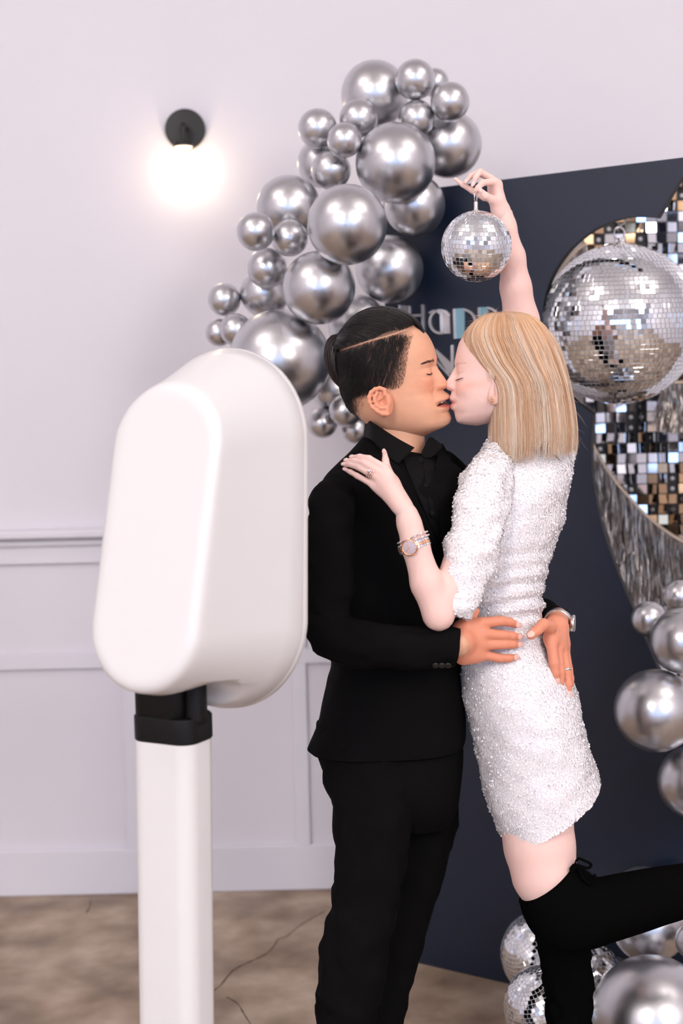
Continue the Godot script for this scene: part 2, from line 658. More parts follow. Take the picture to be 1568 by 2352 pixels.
func room() -> void:
	var w := 0.15
	var mid := CEIL / 2
	struct("floor", boxm(Vector3(0.2, -0.1, ROOM_Z / 2), Vector3(9.6, 0.2, ROOM_Z + 0.6), 0.001), M.floor)
	struct("ceiling", boxm(Vector3(0.2, CEIL + 0.1, ROOM_Z / 2), Vector3(9.6, 0.2, ROOM_Z + 0.6), 0.001), M.ceiling)
	struct("wall_back", boxm(Vector3(0.2, mid, -w / 2), Vector3(9.4, CEIL, w), 0.001), M.wall)
	struct("wall_left", boxm(Vector3(-4.4 - w / 2, mid, ROOM_Z / 2), Vector3(w, CEIL, ROOM_Z), 0.001), M.wall)
	struct("wall_right", boxm(Vector3(4.8 + w / 2, mid, ROOM_Z / 2), Vector3(w, CEIL, ROOM_Z), 0.001), M.wall)
	# the wall behind the photographer, with its three windows
	var md := MD.new()
	box(md, Vector3(0.2, 0.3, ROOM_Z + w / 2), Vector3(9.4, 0.6, w), 0.001)
	box(md, Vector3(0.2, (2.9 + CEIL) / 2, ROOM_Z + w / 2), Vector3(9.4, CEIL - 2.9, w), 0.001)
	var edges := [-4.5, WINDOWS[0] - 1.0, WINDOWS[0] + 1.0, WINDOWS[1] - 1.0, WINDOWS[1] + 1.0, WINDOWS[2] - 1.0, WINDOWS[2] + 1.0, 4.9]
	for k in 4:
		box(md, Vector3((edges[k * 2] + edges[k * 2 + 1]) / 2, 1.75, ROOM_Z + w / 2), Vector3(edges[k * 2 + 1] - edges[k * 2], 2.3, w), 0.001)
	struct("wall_front", md.mesh(), M.wall)
	var k := 1
	for x in WINDOWS:
		var f := MD.new()
		for s in [-1, 1]:
			box(f, Vector3(x + s * 0.97, 1.75, ROOM_Z + w / 2), Vector3(0.06, 2.3, 0.1), 0.004)
			box(f, Vector3(x, 1.75 + s * 1.12, ROOM_Z + w / 2), Vector3(1.88, 0.06, 0.1), 0.004)
		box(f, Vector3(x, 1.75, ROOM_Z + w / 2), Vector3(0.05, 2.18, 0.06), 0.004)
		struct("window_%d" % k, f.mesh(), M.trim)
		k += 1
	# wainscot of the back wall: cap, bands, stiles and base
	var t := MD.new()
	box(t, Vector3(0.2, 1.145, 0.03), Vector3(9.2, 0.026, 0.06), 0.006)
	struct("trim_1", t.mesh(), M.trim)
	t = MD.new()
	box(t, Vector3(0.2, 1.117, 0.013), Vector3(9.2, 0.026, 0.026), 0.006)
	struct("trim_2", t.mesh(), M.trim)
	t = MD.new()
	box(t, Vector3(0.2, 1.0775, 0.008), Vector3(9.2, 0.053, 0.016), 0.002)
	struct("trim_3", t.mesh(), M.trim)
	t = MD.new()
	box(t, Vector3(0.2, 0.745, 0.008), Vector3(9.2, 0.048, 0.016), 0.002)
	struct("trim_4", t.mesh(), M.trim)
	struct("baseboard_back", boxm(Vector3(0.2, 0.0725, 0.009), Vector3(9.2, 0.145, 0.018), 0.003), M.trim)
	var pitch := 0.5285
	for j in range(-6, 8):
		var x := -0.672 + pitch * (j + 0.0)
		var s := MD.new()
		box(s, Vector3(x, 0.433, 0.008), Vector3(0.045, 0.576, 0.016), 0.002)
		box(s, Vector3(x, 0.91, 0.008), Vector3(0.045, 0.282, 0.016), 0.002)
		struct("trim_%d" % (j + 11), s.mesh(), M.trim)
	# long settlement cracks in the concrete
	for path in [[[745, 2092], [722, 2108], [700, 2120], [672, 2137], [655, 2152], [640, 2158], [628, 2170], [612, 2190], [585, 2205], [560, 2215], [530, 2232], [505, 2262], [492, 2275]], [[520, 2290], [545, 2306], [560, 2330], [575, 2352]], [[205, 2068], [208, 2082], [200, 2096]]]:
		var md2 := MD.new()
		var pts := []
		for p in path:
			var q := on_plane(p[0], p[1], Vector3.ZERO, Vector3.UP)
			pts.append(Vector3(q.x + rng.randf_range(-0.004, 0.004), 0.0006, q.z + rng.randf_range(-0.004, 0.004)))
		var c := curve(pts, 3)
		var r := PackedFloat32Array()
		for q in c.size():
			r.append(rng.randf_range(0.0008, 0.0022))
		tube(md2, c, r, 6, Color.WHITE, 0.4, Vector3.UP)
		put("crack", md2.mesh(), M.crack, get_node("floor"))
	# softboxes behind the photographer, then the added fill panels under the ceiling
	for p in SOFTBOXES:
		var o := thing("studio_softbox", "square white softbox hung high behind the photographer on the %s" % p[2], "studio lamp", p[0])
		var b := Basis.looking_at(p[1] - p[0])
		var md3 := MD.new()
		box(md3, p[0] + b * Vector3(0, 0, 0.02), Vector3(1.5, 1.5, 0.02), 0.005, b)
		put("diffuser", md3.mesh(), M.glow, o)
		md3 = MD.new()
		box(md3, p[0] + b * Vector3(0, 0, 0.1), Vector3(1.55, 1.55, 0.13), 0.03, b)
		put("housing", md3.mesh(), M.black, o)
		md3 = MD.new()
		tube(md3, PackedVector3Array([p[0] + b * Vector3(0, 0, 0.14), Vector3(p[0].x, CEIL - 0.005, p[0].z + 0.2)]), PackedFloat32Array([0.015]), 8)
		put("rod", md3.mesh(), M.black, o)
	for p in FILL_PANELS:
		var o := thing("added_ceiling_panel", "added unseen flat rectangular light panel hung below the ceiling, %s at the %s" % ["left" if p[0] < 0 else "right", "front" if p[1] > 5 else "back"], "added ceiling light", Vector3(p[0], CEIL - 0.015, p[1]))
		put("frame", boxm(Vector3(p[0], CEIL - 0.61, p[1]), Vector3(1.66, 0.03, 0.86), 0.004), M.trim, o)
		put("diffuser", boxm(Vector3(p[0], CEIL - 0.628, p[1]), Vector3(1.6, 0.006, 0.8), 0.002), M.glow, o)
		put("hanger", boxm(Vector3(p[0], CEIL - 0.3, p[1]), Vector3(0.02, 0.59, 0.02), 0.004), M.trim, o)


func sconce() -> void:
	var c := on_plane(422, 292, Vector3(0, 0, 0.05), Vector3.BACK)
	var o := thing("wall_sconce", "round matte black wall sconce throwing warm light down the white wall", "wall lamp", Vector3(c.x, c.y, 0))
	var md := MD.new()
	lathe(md, Vector3(c.x, c.y, 0), Vector3.BACK, [[0.058, 0.0], [0.0605, 0.004], [0.0605, 0.018], [0.058, 0.022], [0.0, 0.0225]], 48)
	put("back_plate", md.mesh(), M.black_metal, o)
	md = MD.new()
	lathe(md, Vector3(c.x, c.y, 0.02), Vector3.BACK, [[0.011, 0.0], [0.011, 0.05], [0.009, 0.055]], 20)
	put("arm", md.mesh(), M.black_metal, o)
	md = MD.new()
	tube(md, curve([Vector3(c.x, c.y + 0.004, 0.072), Vector3(c.x, c.y - 0.01, 0.078), Vector3(c.x, c.y - 0.05, 0.078)], 6), PackedFloat32Array([0.0095]), 16)
	put("stem", md.mesh(), M.black_metal, o)
	md = MD.new()
	lathe(md, Vector3(c.x, c.y - 0.046, 0.078), Vector3.DOWN, [[0.012, 0.0], [0.028, 0.004], [0.03, 0.008], [0.03, 0.016], [0.027, 0.016]], 32)
	put("lamp_holder", md.mesh(), M.black_metal, o)
	md = MD.new()
	lathe(md, Vector3(c.x, c.y - 0.0615, 0.078), Vector3.DOWN, [[0.026, 0.0], [0.026, 0.0025], [0.022, 0.0045], [0.0, 0.005]], 32)
	put("diffuser", md.mesh(), M.led, o)
	var l := OmniLight3D.new()
	l.name = "sconce_light"
	l.position = Vector3(c.x, c.y - 0.118, 0.068)
	l.omni_range = 14.0
	l.omni_attenuation = 2.0
	l.light_size = 0.02
	l.light_energy = 0.075
	l.light_color = Color(1.0, 0.9, 0.76)
	l.shadow_enabled = true
	add_child(l)


# ---------------------------------------------------------------- backdrop
var pan_o: Vector3
var pan_n: Vector3
var pan_x: Vector3


func pan(px: float, py: float) -> Vector2:                 # a pixel on the panel's face, in metres along it
	var p := on_plane(px, py, pan_o, pan_n) - pan_o
	return Vector2(p.dot(pan_x), p.y)


func poly(points: Array) -> PackedVector2Array:
	var out := PackedVector2Array()
	for p in points:
		out.append(pan(p[0], p[1]))
	return out


func backdrop() -> void:
	pan_o = on_plane(1100, 2245, Vector3.ZERO, Vector3.UP)
	pan_x = Vector3(cos(deg_to_rad(33)), 0, sin(deg_to_rad(33)))
	pan_n = pan_x.cross(Vector3.UP)
	var o := thing("backdrop_panel", "tall navy cut-out backdrop panel with a round opening and mirrored lettering", "backdrop", pan_o)
	var arc := [[1592, 359], [1510, 500], [1475, 497], [1440, 499], [1398, 511], [1352, 535], [1312, 569], [1281, 609], [1259, 653], [1248, 700], [1246, 750], [1253, 802], [1270, 850], [1296, 893], [1326, 925], [1361, 951], [1357, 985], [1356, 1060], [1364, 1130], [1378, 1200], [1399, 1268], [1426, 1340], [1455, 1408], [1480, 1468], [1507, 1530], [1545, 1610], [1600, 1700], [1690, 1830]]
	var ring := PackedVector2Array()
	ring.append(Vector2(pan(880, 446).x, pan(880, 446).y))
	var fine := []
	for p in arc:
		fine.append(pan(p[0], p[1]))
	# smooth the opening and the flank, keep the corners sharp
	for seg in [[0, 1], [1, 15], [15, 27]]:
		for k in range(seg[0], seg[1]):
			for s in (1 if seg[1] == 1 else 4):
				ring.append(crom(fine[maxi(k - 1, seg[0])], fine[k], fine[k + 1], fine[mini(k + 2, seg[1])], s / 4.0))
	ring.append(fine[27])
	ring.append(Vector2(fine[27].x, 0.002))
	ring.append(Vector2(pan(905, 2200).x, 0.002))
	var md := MD.new()
	extrude(md, ring, pan_o + pan_n * 0.0, pan_x, Vector3.UP, 0.0195)
	put("board", md.mesh(), M.panel, o)
	md = MD.new()
	var fr := PackedVector3Array()
	for p in ring:
		fr.append(pan_o + pan_x * p.x + Vector3.UP * p.y)
	var pv := PackedVector3Array()
	var pi := PackedInt32Array()
	for k in fr.size():                                      # a dark painted band round the cut edge
		pv.append(fr[k] - pan_n * 0.001)
		pv.append(fr[k] - pan_n * 0.0185)
	for k in fr.size():
		var a := k * 2
		var b := ((k + 1) % fr.size()) * 2
		pi.append_array([a, b, b + 1, a, b + 1, a + 1])
	# pushed outwards a hair so that the band covers the board's side
	for k in fr.size():
		var t2 := ring[(k + 1) % ring.size()] - ring[(k + ring.size() - 1) % ring.size()]
		var nn := Vector2(t2.y, -t2.x).normalized() * 0.0006
		if Geometry2D.is_polygon_clockwise(ring):
			nn = -nn
		for q in 2:
			pv[k * 2 + q] += pan_x * nn.x + Vector3.UP * nn.y
	md.flat(pv, pi, Color.WHITE, false)
	put("edge_band", md.mesh(), M.panel_edge, o)
	# mirrored lettering, each letter its own piece; strokes and a stem whose fill colour holds a painted reflection
	letter(o, [[[[917, 701], [921, 701], [921, 772], [917, 772]], [[941, 703], [944, 703], [944, 771], [941, 771]], [[944, 723], [970, 721], [970, 727], [944, 729]], [[969, 700], [975, 700], [976, 768], [970, 769]]], [[[921, 701], [941, 703], [941, 771], [921, 772]]]], Color(0.60, 0.59, 0.60))
	letter(o, [[arc_stroke(1013, 739, 27, 29, 60, 330, 5, 1.0), arc_stroke(1000, 722, 14, 10, 190, 350, 4.5, 1.0), [[1012, 713], [1017, 713], [1018, 766], [1013, 766]]], [[[1017, 711], [1026, 713], [1033, 720], [1035, 766], [1018, 767]]]], Color(0.84, 0.82, 0.82))
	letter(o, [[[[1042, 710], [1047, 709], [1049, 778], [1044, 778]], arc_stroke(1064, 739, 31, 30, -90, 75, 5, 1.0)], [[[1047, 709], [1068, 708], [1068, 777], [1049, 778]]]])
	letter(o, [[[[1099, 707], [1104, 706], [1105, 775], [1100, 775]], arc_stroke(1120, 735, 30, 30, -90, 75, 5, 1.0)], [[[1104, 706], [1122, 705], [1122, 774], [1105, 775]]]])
	letter(o, [[[[1037, 793], [1043, 792], [1044, 872], [1038, 872]], [[985, 812], [990, 812], [1040, 866], [1040, 873]]], [[[992, 797], [1002, 802], [1042, 838], [1043, 860], [1030, 856]]]], Color(0.84, 0.82, 0.82))
	shimmer()
	fringes()


func arc_stroke(cx: float, cy: float, rx: float, ry: float, a0: float, a1: float, w: float, _k: float) -> Array:
	var out := []
	var n := 16
	for k in n + 1:
		var a := deg_to_rad(lerpf(a0, a1, float(k) / n))
		out.append([cx + cos(a) * rx, cy + sin(a) * ry])
	for k in n + 1:
		var a := deg_to_rad(lerpf(a1, a0, float(k) / n))
		out.append([cx + cos(a) * (rx - w), cy + sin(a) * (ry - w)])
	return out


func letter(parent: Node3D, pieces: Array, fill := Color(0.62, 0.80, 0.86)) -> void:  # cyan or grey fill stands in for what the mirror stem reflects
	var md := MD.new()
	for p in pieces[0]:
		extrude(md, poly(p), pan_o + pan_n * 0.006, pan_x, Vector3.UP, 0.0055)
	var o := put("letter", md.mesh(), M.letter, parent)
	md = MD.new()
	for p in pieces[1]:
		extrude(md, poly(p), pan_o + pan_n * 0.0045, pan_x, Vector3.UP, 0.004)
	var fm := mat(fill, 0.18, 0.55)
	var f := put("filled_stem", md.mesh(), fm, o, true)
	f.position = Vector3.ZERO


func shimmer() -> void:
	# hanging square sequins, 3 cm apart, on a dark grid
	var d0 := 4.02
	var tl := at(1338, 417, d0)
	var z := tl.z
	var cell := 0.0297
	var cols := 12
	var rows := 60
	var x0 := tl.x
	var y0 := tl.y
	var o := thing("shimmer_wall", "wall of small square mirror sequins behind the round opening", "backdrop", Vector3(x0 + cols * cell / 2, 0, z))
	put("backing", boxm(Vector3(x0 + cols * cell / 2, y0 / 2 + 0.01, z - 0.012), Vector3(cols * cell, y0 + 0.02, 0.008), 0.001), M.panel_edge, o)
	var dots := MD.new()
	var rest := MD.new()
	var meshes := []
	var s := cell * 0.93
	var m := MD.new()
	box(m, Vector3(0, -s * 0.5, 0), Vector3(s, s, 0.0012), 0.0005)
	var unit := m.mesh()
	var tints := [mat(Color(0.92, 0.93, 0.95), 0.06, 1.0), mat(Color(0.70, 0.59, 0.47), 0.14, 1.0), mat(Color(0.86, 0.88, 0.92), 0.05, 1.0)]  # the tan tint paints in the brown floor mirrored by some squares
	var gold := noise(2.2, 21, 2)  # picks which squares get the tan floor reflection tint
	var made := 0
	for r in rows:
		for c in cols:
			var p := Vector3(x0 + (c + 0.5) * cell, y0 - r * cell, z)
			if p.y < 0.05:
				continue
			lathe(dots, p + Vector3(0, -cell * 0.5, -0.008), Vector3.BACK, [[0.0062, 0.0], [0.0058, 0.002], [0.0, 0.003]], 10)
			if rng.randf() < 0.05:
				continue
			var tilt := Vector3(rng.randfn() * 0.09 - 0.02, rng.randfn() * 0.3, rng.randfn() * 0.012)
			if rng.randf() < 0.16:
				tilt.y = rng.randf_range(0.8, 1.25) * (1 if rng.randf() < 0.5 else -1)
			var b := Basis.from_euler(tilt)
			var k := 1 if gold.get_noise_2d(p.x * 1.3, p.y) + rng.randf_range(-0.35, 0.35) > 0.12 else (0 if rng.randf() < 0.6 else 2)
			var q := p + Vector3(rng.randf_range(-0.001, 0.001), 0, rng.randf_range(0, 0.002))
			if made < 300 and r % 1 == 0 and ((r < 8) or (r > 17 and r < 42)):
				var e := put("square_sequin", unit, tints[k], o, true)
				e.transform = Transform3D(b, q - o.position)
				made += 1
			else:
				box(rest, q + b * Vector3(0, -s * 0.5, 0), Vector3(s, s, 0.0012), 0.0005, b)
	put("pin_dot", dots.mesh(), mat(Color(0.75, 0.75, 0.77), 0.5), o).set_meta("kind", "stuff")
	put("square_sequins", rest.mesh(), tints[0], o).set_meta("kind", "stuff")


func fringes() -> void:
	var sets := [
		["fringe_garland", "silver tinsel fringe swagging below the large mirror ball", [[1345, 985], [1363, 1028], [1398, 1088], [1447, 1148], [1500, 1200], [1568, 1246], [1640, 1275]], 3.92, 0.25, 1.0],
		["fringe_garland", "silver tinsel fringe at the right edge beside the large mirror ball", [[1520, 870], [1550, 880], [1590, 872], [1640, 850]], 3.94, 0.13, 1.0],
		["fringe_garland", "silver tinsel fringe seen at the left rim of the round opening", [[1345, 560], [1310, 590], [1280, 640], [1262, 700], [1250, 750]], 4.0, 0.2, 1.0]]
	for st in sets:
		var pts := []
		for p in st[2]:
			pts.append(at(p[0], p[1], st[3]))
		var line := curve(pts, 8)
		var o := thing(st[0], st[1], "garland", line[0], "tinsel fringe garlands")
		var md := MD.new()
		tube(md, line, PackedFloat32Array([0.0065]), 10)
		put("cord", md.mesh(), mat(Color(0.62, 0.56, 0.50), 0.4, 0.6), o)
		var pv := PackedVector3Array()
		var pi := PackedInt32Array()
		for k in 2400:
			var t := rng.randf() * (line.size() - 1.001)
			var a := line[int(t)].lerp(line[int(t) + 1], t - int(t))
			var length: float = st[4] * rng.randf_range(0.7, 1.08)
			var q := a + Vector3(0, -0.004, rng.randf_range(-0.008, 0.012))
			var tw := rng.randf() * TAU
			var spin := rng.randf_range(-5, 5)
			var sway := Vector3(rng.randfn() * 0.014, 0, rng.randfn() * 0.01)
			var base := pv.size()
			for j in 15:
				var f := j / 14.0
				var an := tw + spin * f
				var sd := Vector3(cos(an), 0, sin(an)) * 0.0006
				var c := q + Vector3.DOWN * length * f + sway * f * f + Vector3(sin(f * 9.0 + tw), 0, cos(f * 7.0 + tw)) * 0.0018
				pv.append(c - sd)
				pv.append(c + sd)
			for j in 14:
				var e := base + j * 2
				pi.append_array([e, e + 1, e + 3, e, e + 3, e + 2])
		md = MD.new()
		md.flat(pv, pi, Color.WHITE, false)
		put("tinsel", md.mesh(), M.tinsel, o).set_meta("kind", "stuff")


# ---------------------------------------------------------------- balloons
func balloon_mesh() -> ArrayMesh:
	# unit balloon, its neck down -z, slightly longer than wide
	var prof := []
	for k in 33:
		var a := PI * k / 32.0
		var zz := -cos(a)
		var r := sin(a)
		if zz < 0:
			zz *= 1.0 + 0.1 * pow(-zz, 3.0)
		prof.append([maxf(r, 0.0005), zz])
	prof.insert(0, [0.045, -1.1])
	prof.insert(0, [0.03, -1.15])
	prof.insert(0, [0.06, -1.2])
	prof.remove_at(3)
	var md := MD.new()
	lathe(md, Vector3.ZERO, Vector3.BACK, prof, 48)
	return md.mesh()


func garlands() -> void:
	var bm := balloon_mesh()
	var g := "chrome balloons in the tall garland up the left of the backdrop"
	var core := at(840, 560, 4.02)
	for b in BALLOONS_LEFT:
		balloon(bm, b, g, at(lerpf(b[0], 850, 0.4), lerpf(b[1], 560, 0.25), 3.95))
	g = "chrome balloons heaped at the right of the backdrop"
	for b in BALLOONS_RIGHT:
		balloon(bm, b, g, at(b[0] + 60, b[1] + 10, b[3] + 0.4))


func balloon(bm: Mesh, b: Array, g: String, away: Vector3) -> void:
	var p := at(b[0], b[1], b[3])
	var r: float = b[2] * b[3] / FOCAL
	var o := put("balloon", bm, M.chrome)
	var dir := (p - away).normalized()
	o.transform = Transform3D(Basis.looking_at(-dir, Vector3.UP if absf(dir.y) < 0.9 else Vector3.RIGHT).scaled_local(Vector3.ONE * r), p)
	tag(o, b[4], "balloon", g)


const BALLOONS_LEFT := [
	[860, 217, 77, 3.62, "big chrome balloon at the very top left of the garland"],
	[953, 183, 46, 3.52, "small chrome balloon topmost of the garland"],
	[998, 190, 33, 3.62, "small chrome balloon mostly hidden behind the topmost two small ones"],
	[1033, 234, 45, 3.49, "small chrome balloon at the garland's upper right corner"],
	[957, 272, 42, 3.53, "small chrome balloon tucked above the large front one near the top"],
	[1030, 332, 76, 3.62, "big chrome balloon at the right edge of the garland above the raised hand"],
	[729, 295, 45, 3.52, "small chrome balloon furthest left of the garland's upper cluster"],
	[823, 272, 44, 3.52, "small chrome balloon in front of the big top left balloon"],
	[791, 322, 40, 3.42, "smallest front balloon between three others in the upper cluster"],
	[760, 390, 46, 3.51, "small chrome balloon left of the large front one, lowest of the upper cluster"],
	[738, 375, 56, 3.62, "chrome balloon half hidden at the left behind the upper small cluster"],
	[908, 375, 92, 3.46, "large chrome balloon in front, uppermost of the three large ones stepping down"],
	[663, 478, 75, 3.51, "big chrome balloon at the left edge level with the held mirror ball's top"],
	[797, 516, 92, 3.26, "large chrome balloon in the middle of the garland, second of the large ones"],
	[952, 472, 70, 3.57, "dark big chrome balloon behind, under the uppermost large one"],
	[894, 618, 78, 3.62, "dark big chrome balloon against the navy panel left of the held mirror ball"],
	[587, 532, 44, 3.37, "small chrome balloon furthest left of the middle trio"],
	[665, 547, 42, 3.42, "small chrome balloon at the right of the middle trio"],
	[613, 616, 46, 3.51, "small chrome balloon lowest of the middle trio"],
	[732, 661, 84, 3.37, "large chrome balloon above the man's ponytail, third of the large ones"],
	[608, 672, 57, 3.62, "medium chrome balloon half hidden under the middle trio"],
	[515, 688, 38, 3.62, "small chrome balloon furthest left of the lower trio, topmost of it"],
	[503, 764, 32, 3.62, "small chrome balloon at the garland's lower left tip"],
	[541, 757, 37, 3.56, "small chrome balloon between the lower left tip and the largest balloon"],
	[642, 828, 117, 3.47, "largest chrome balloon, between the photo booth and the man's head"],
	[820, 745, 68, 3.62, "chrome balloon partly hidden behind the man's slicked hair"],
	[765, 895, 50, 3.62, "shaded chrome balloon peeking out behind the man's nape under the largest"],
	[740, 972, 35, 3.60, "small chrome balloon lowest left, right of the photo booth's edge"],
	[793, 943, 38, 3.54, "small chrome balloon beside the man's nape"],
	[815, 988, 32, 3.62, "small chrome balloon just above the man's black collar"],
	[612, 520, 36, 3.62, "small chrome balloon almost covered by the middle trio"],
]
const BALLOONS_RIGHT := [
	[1560, 1368, 36, 3.42, "small chrome balloon at the right edge just under the tinsel fringe"],
	[1490, 1422, 41, 3.35, "small chrome balloon against the curved edge of the navy panel"],
	[1568, 1472, 76, 3.25, "big chrome balloon cut by the right edge, upper of the right heap"],
	[1505, 1632, 95, 3.26, "largest chrome balloon of the right heap, hanging in full view"],
	[1594, 1796, 84, 3.3, "big chrome balloon cut by the right edge, lower of the right heap"],
	[1478, 2064, 72, 3.4, "chrome balloon hidden behind the lifted black boot"],
	[1490, 2124, 86, 3.22, "dark chrome balloon under the lifted black boot"],
	[1592, 2162, 42, 3.1, "small chrome balloon at the right edge under the lifted boot"],
	[1500, 2340, 142, 3.04, "giant chrome balloon on the floor at the bottom right corner"],
	[1415, 2262, 62, 3.4, "chrome balloon wedged between the floor mirror balls and the giant balloon"],
]


# ---------------------------------------------------------------- mirror balls
func mirror_ball(called: String, label: String, group: String, c: Vector3, r: float, rows: int, turn: Basis, parts: int, ring: bool) -> Node3D:
	var o := thing(called, label, "mirror ball", c, group)
	var sp := SphereMesh.new()
	sp.radius = r * 0.985
	sp.height = r * 1.97
	sp.radial_segments = 64
	sp.rings = 32
	put("core", sp, M.grout, o, true)
	var size := PI * r / rows
	var m := MD.new()
	box(m, Vector3(0, 0, 0), Vector3(1, 1, 0.22), 0.03)
	var unit := m.mesh()
	var spots := []
	for k in rows:
		var th := PI * (k + 0.5) / rows
		var n := maxi(int(TAU * r * sin(th) / size), 3)
		var off := rng.randf() * TAU
		for j in n:
			var a := TAU * j / n + off
			var dir := turn * Vector3(sin(th) * cos(a), cos(th), sin(th) * sin(a))
			var w := TAU * r * sin(th) / n
			spots.append([(dir).dot((cam_at - c).normalized()), dir, w, turn * Vector3(-sin(a), 0, cos(a))])
	spots.sort_custom(func(x, y): return x[0] > y[0])
	var rest := MD.new()
	for k in spots.size():
		var s: Array = spots[k]
		var zz: Vector3 = (s[1] + Vector3(rng.randfn(), rng.randfn(), rng.randfn()) * 0.012).normalized()
		var xx: Vector3 = (s[3] - zz * s[3].dot(zz)).normalized()
		var yy := zz.cross(xx).normalized()
		var q: Vector3 = s[1] * (r * 0.992)
		if k < parts:
			var e := put("mirror_tile", unit, M.mirror, o, true)
			e.transform = Transform3D(Basis(xx * s[2] * 0.92, yy * size * 0.92, zz * size * 0.92), q)
		else:
			box(rest, q, Vector3(s[2] * 0.92, size * 0.92, size * 0.2), size * 0.03, Basis(xx, yy, zz))
	put("mirror_tiles", rest.mesh(), M.mirror, o, true).set_meta("kind", "stuff")
	if ring:
		var up := turn * Vector3.UP
		var md := MD.new()
		lathe(md, up * r * 0.97, up, [[r * 0.07, 0], [r * 0.07, r * 0.04], [r * 0.03, r * 0.05], [r * 0.028, r * 0.09], [r * 0.02, r * 0.095]], 20)
		put("hanging_cap", md.mesh(), M.silver, o, true)
	return o


func mirror_balls() -> void:
	var d := 3.55
	var c := at(1423, 745, d)
	var big := mirror_ball("mirror_ball", "large mirror ball hanging in the round opening of the navy panel", "", c, 183.0 * d / FOCAL, 52, Basis.from_euler(Vector3(0.04, 0.3, 0.02)), 300, true)
	var md := MD.new()
	torus(md, Vector3(0, 183.0 * d / FOCAL * 1.13, 0), Vector3(0.3, 0, 1).normalized(), 0.0145, 0.0025, 28, 8)
	put("hanging_ring", md.mesh(), M.silver, big, true)
	md = MD.new()
	var top := c + Vector3(0, 183.0 * d / FOCAL * 1.13 + 0.013, 0)
	var hook := on_plane(1441, 502, pan_o - pan_n * 0.01, pan_n)
	for k in 6:
		torus(md, top.lerp(hook, k / 5.0), (hook - top).normalized().cross(Vector3(1, 0, 0) if k % 2 == 0 else Vector3(0, 0, 1)).normalized(), 0.0042, 0.0009, 14, 6)
	put("hanging_chain", md.mesh(), M.silver, big)
	mirror_ball("floor_mirror_ball", "mirror ball on the floor left of the boot, farther of the two there", "mirror balls on the floor", at(1247, 2192, 3.5), 97.0 * 3.5 / FOCAL, 32, Basis.from_euler(Vector3(0.5, 0, 0.7)), 220, false)
	mirror_ball("floor_mirror_ball", "mirror ball on the floor cut by the bottom edge, nearest of the floor balls", "mirror balls on the floor", at(1252, 2314, 3.2), 95.0 * 3.2 / FOCAL, 32, Basis.from_euler(Vector3(0.3, 0, 0.45)), 220, false)
	mirror_ball("floor_mirror_ball", "mirror ball on the floor right of the standing boot", "mirror balls on the floor", at(1345, 2246, 3.37), 84.0 * 3.37 / FOCAL, 28, Basis.from_euler(Vector3(0.2, 0, -0.75)), 150, false)


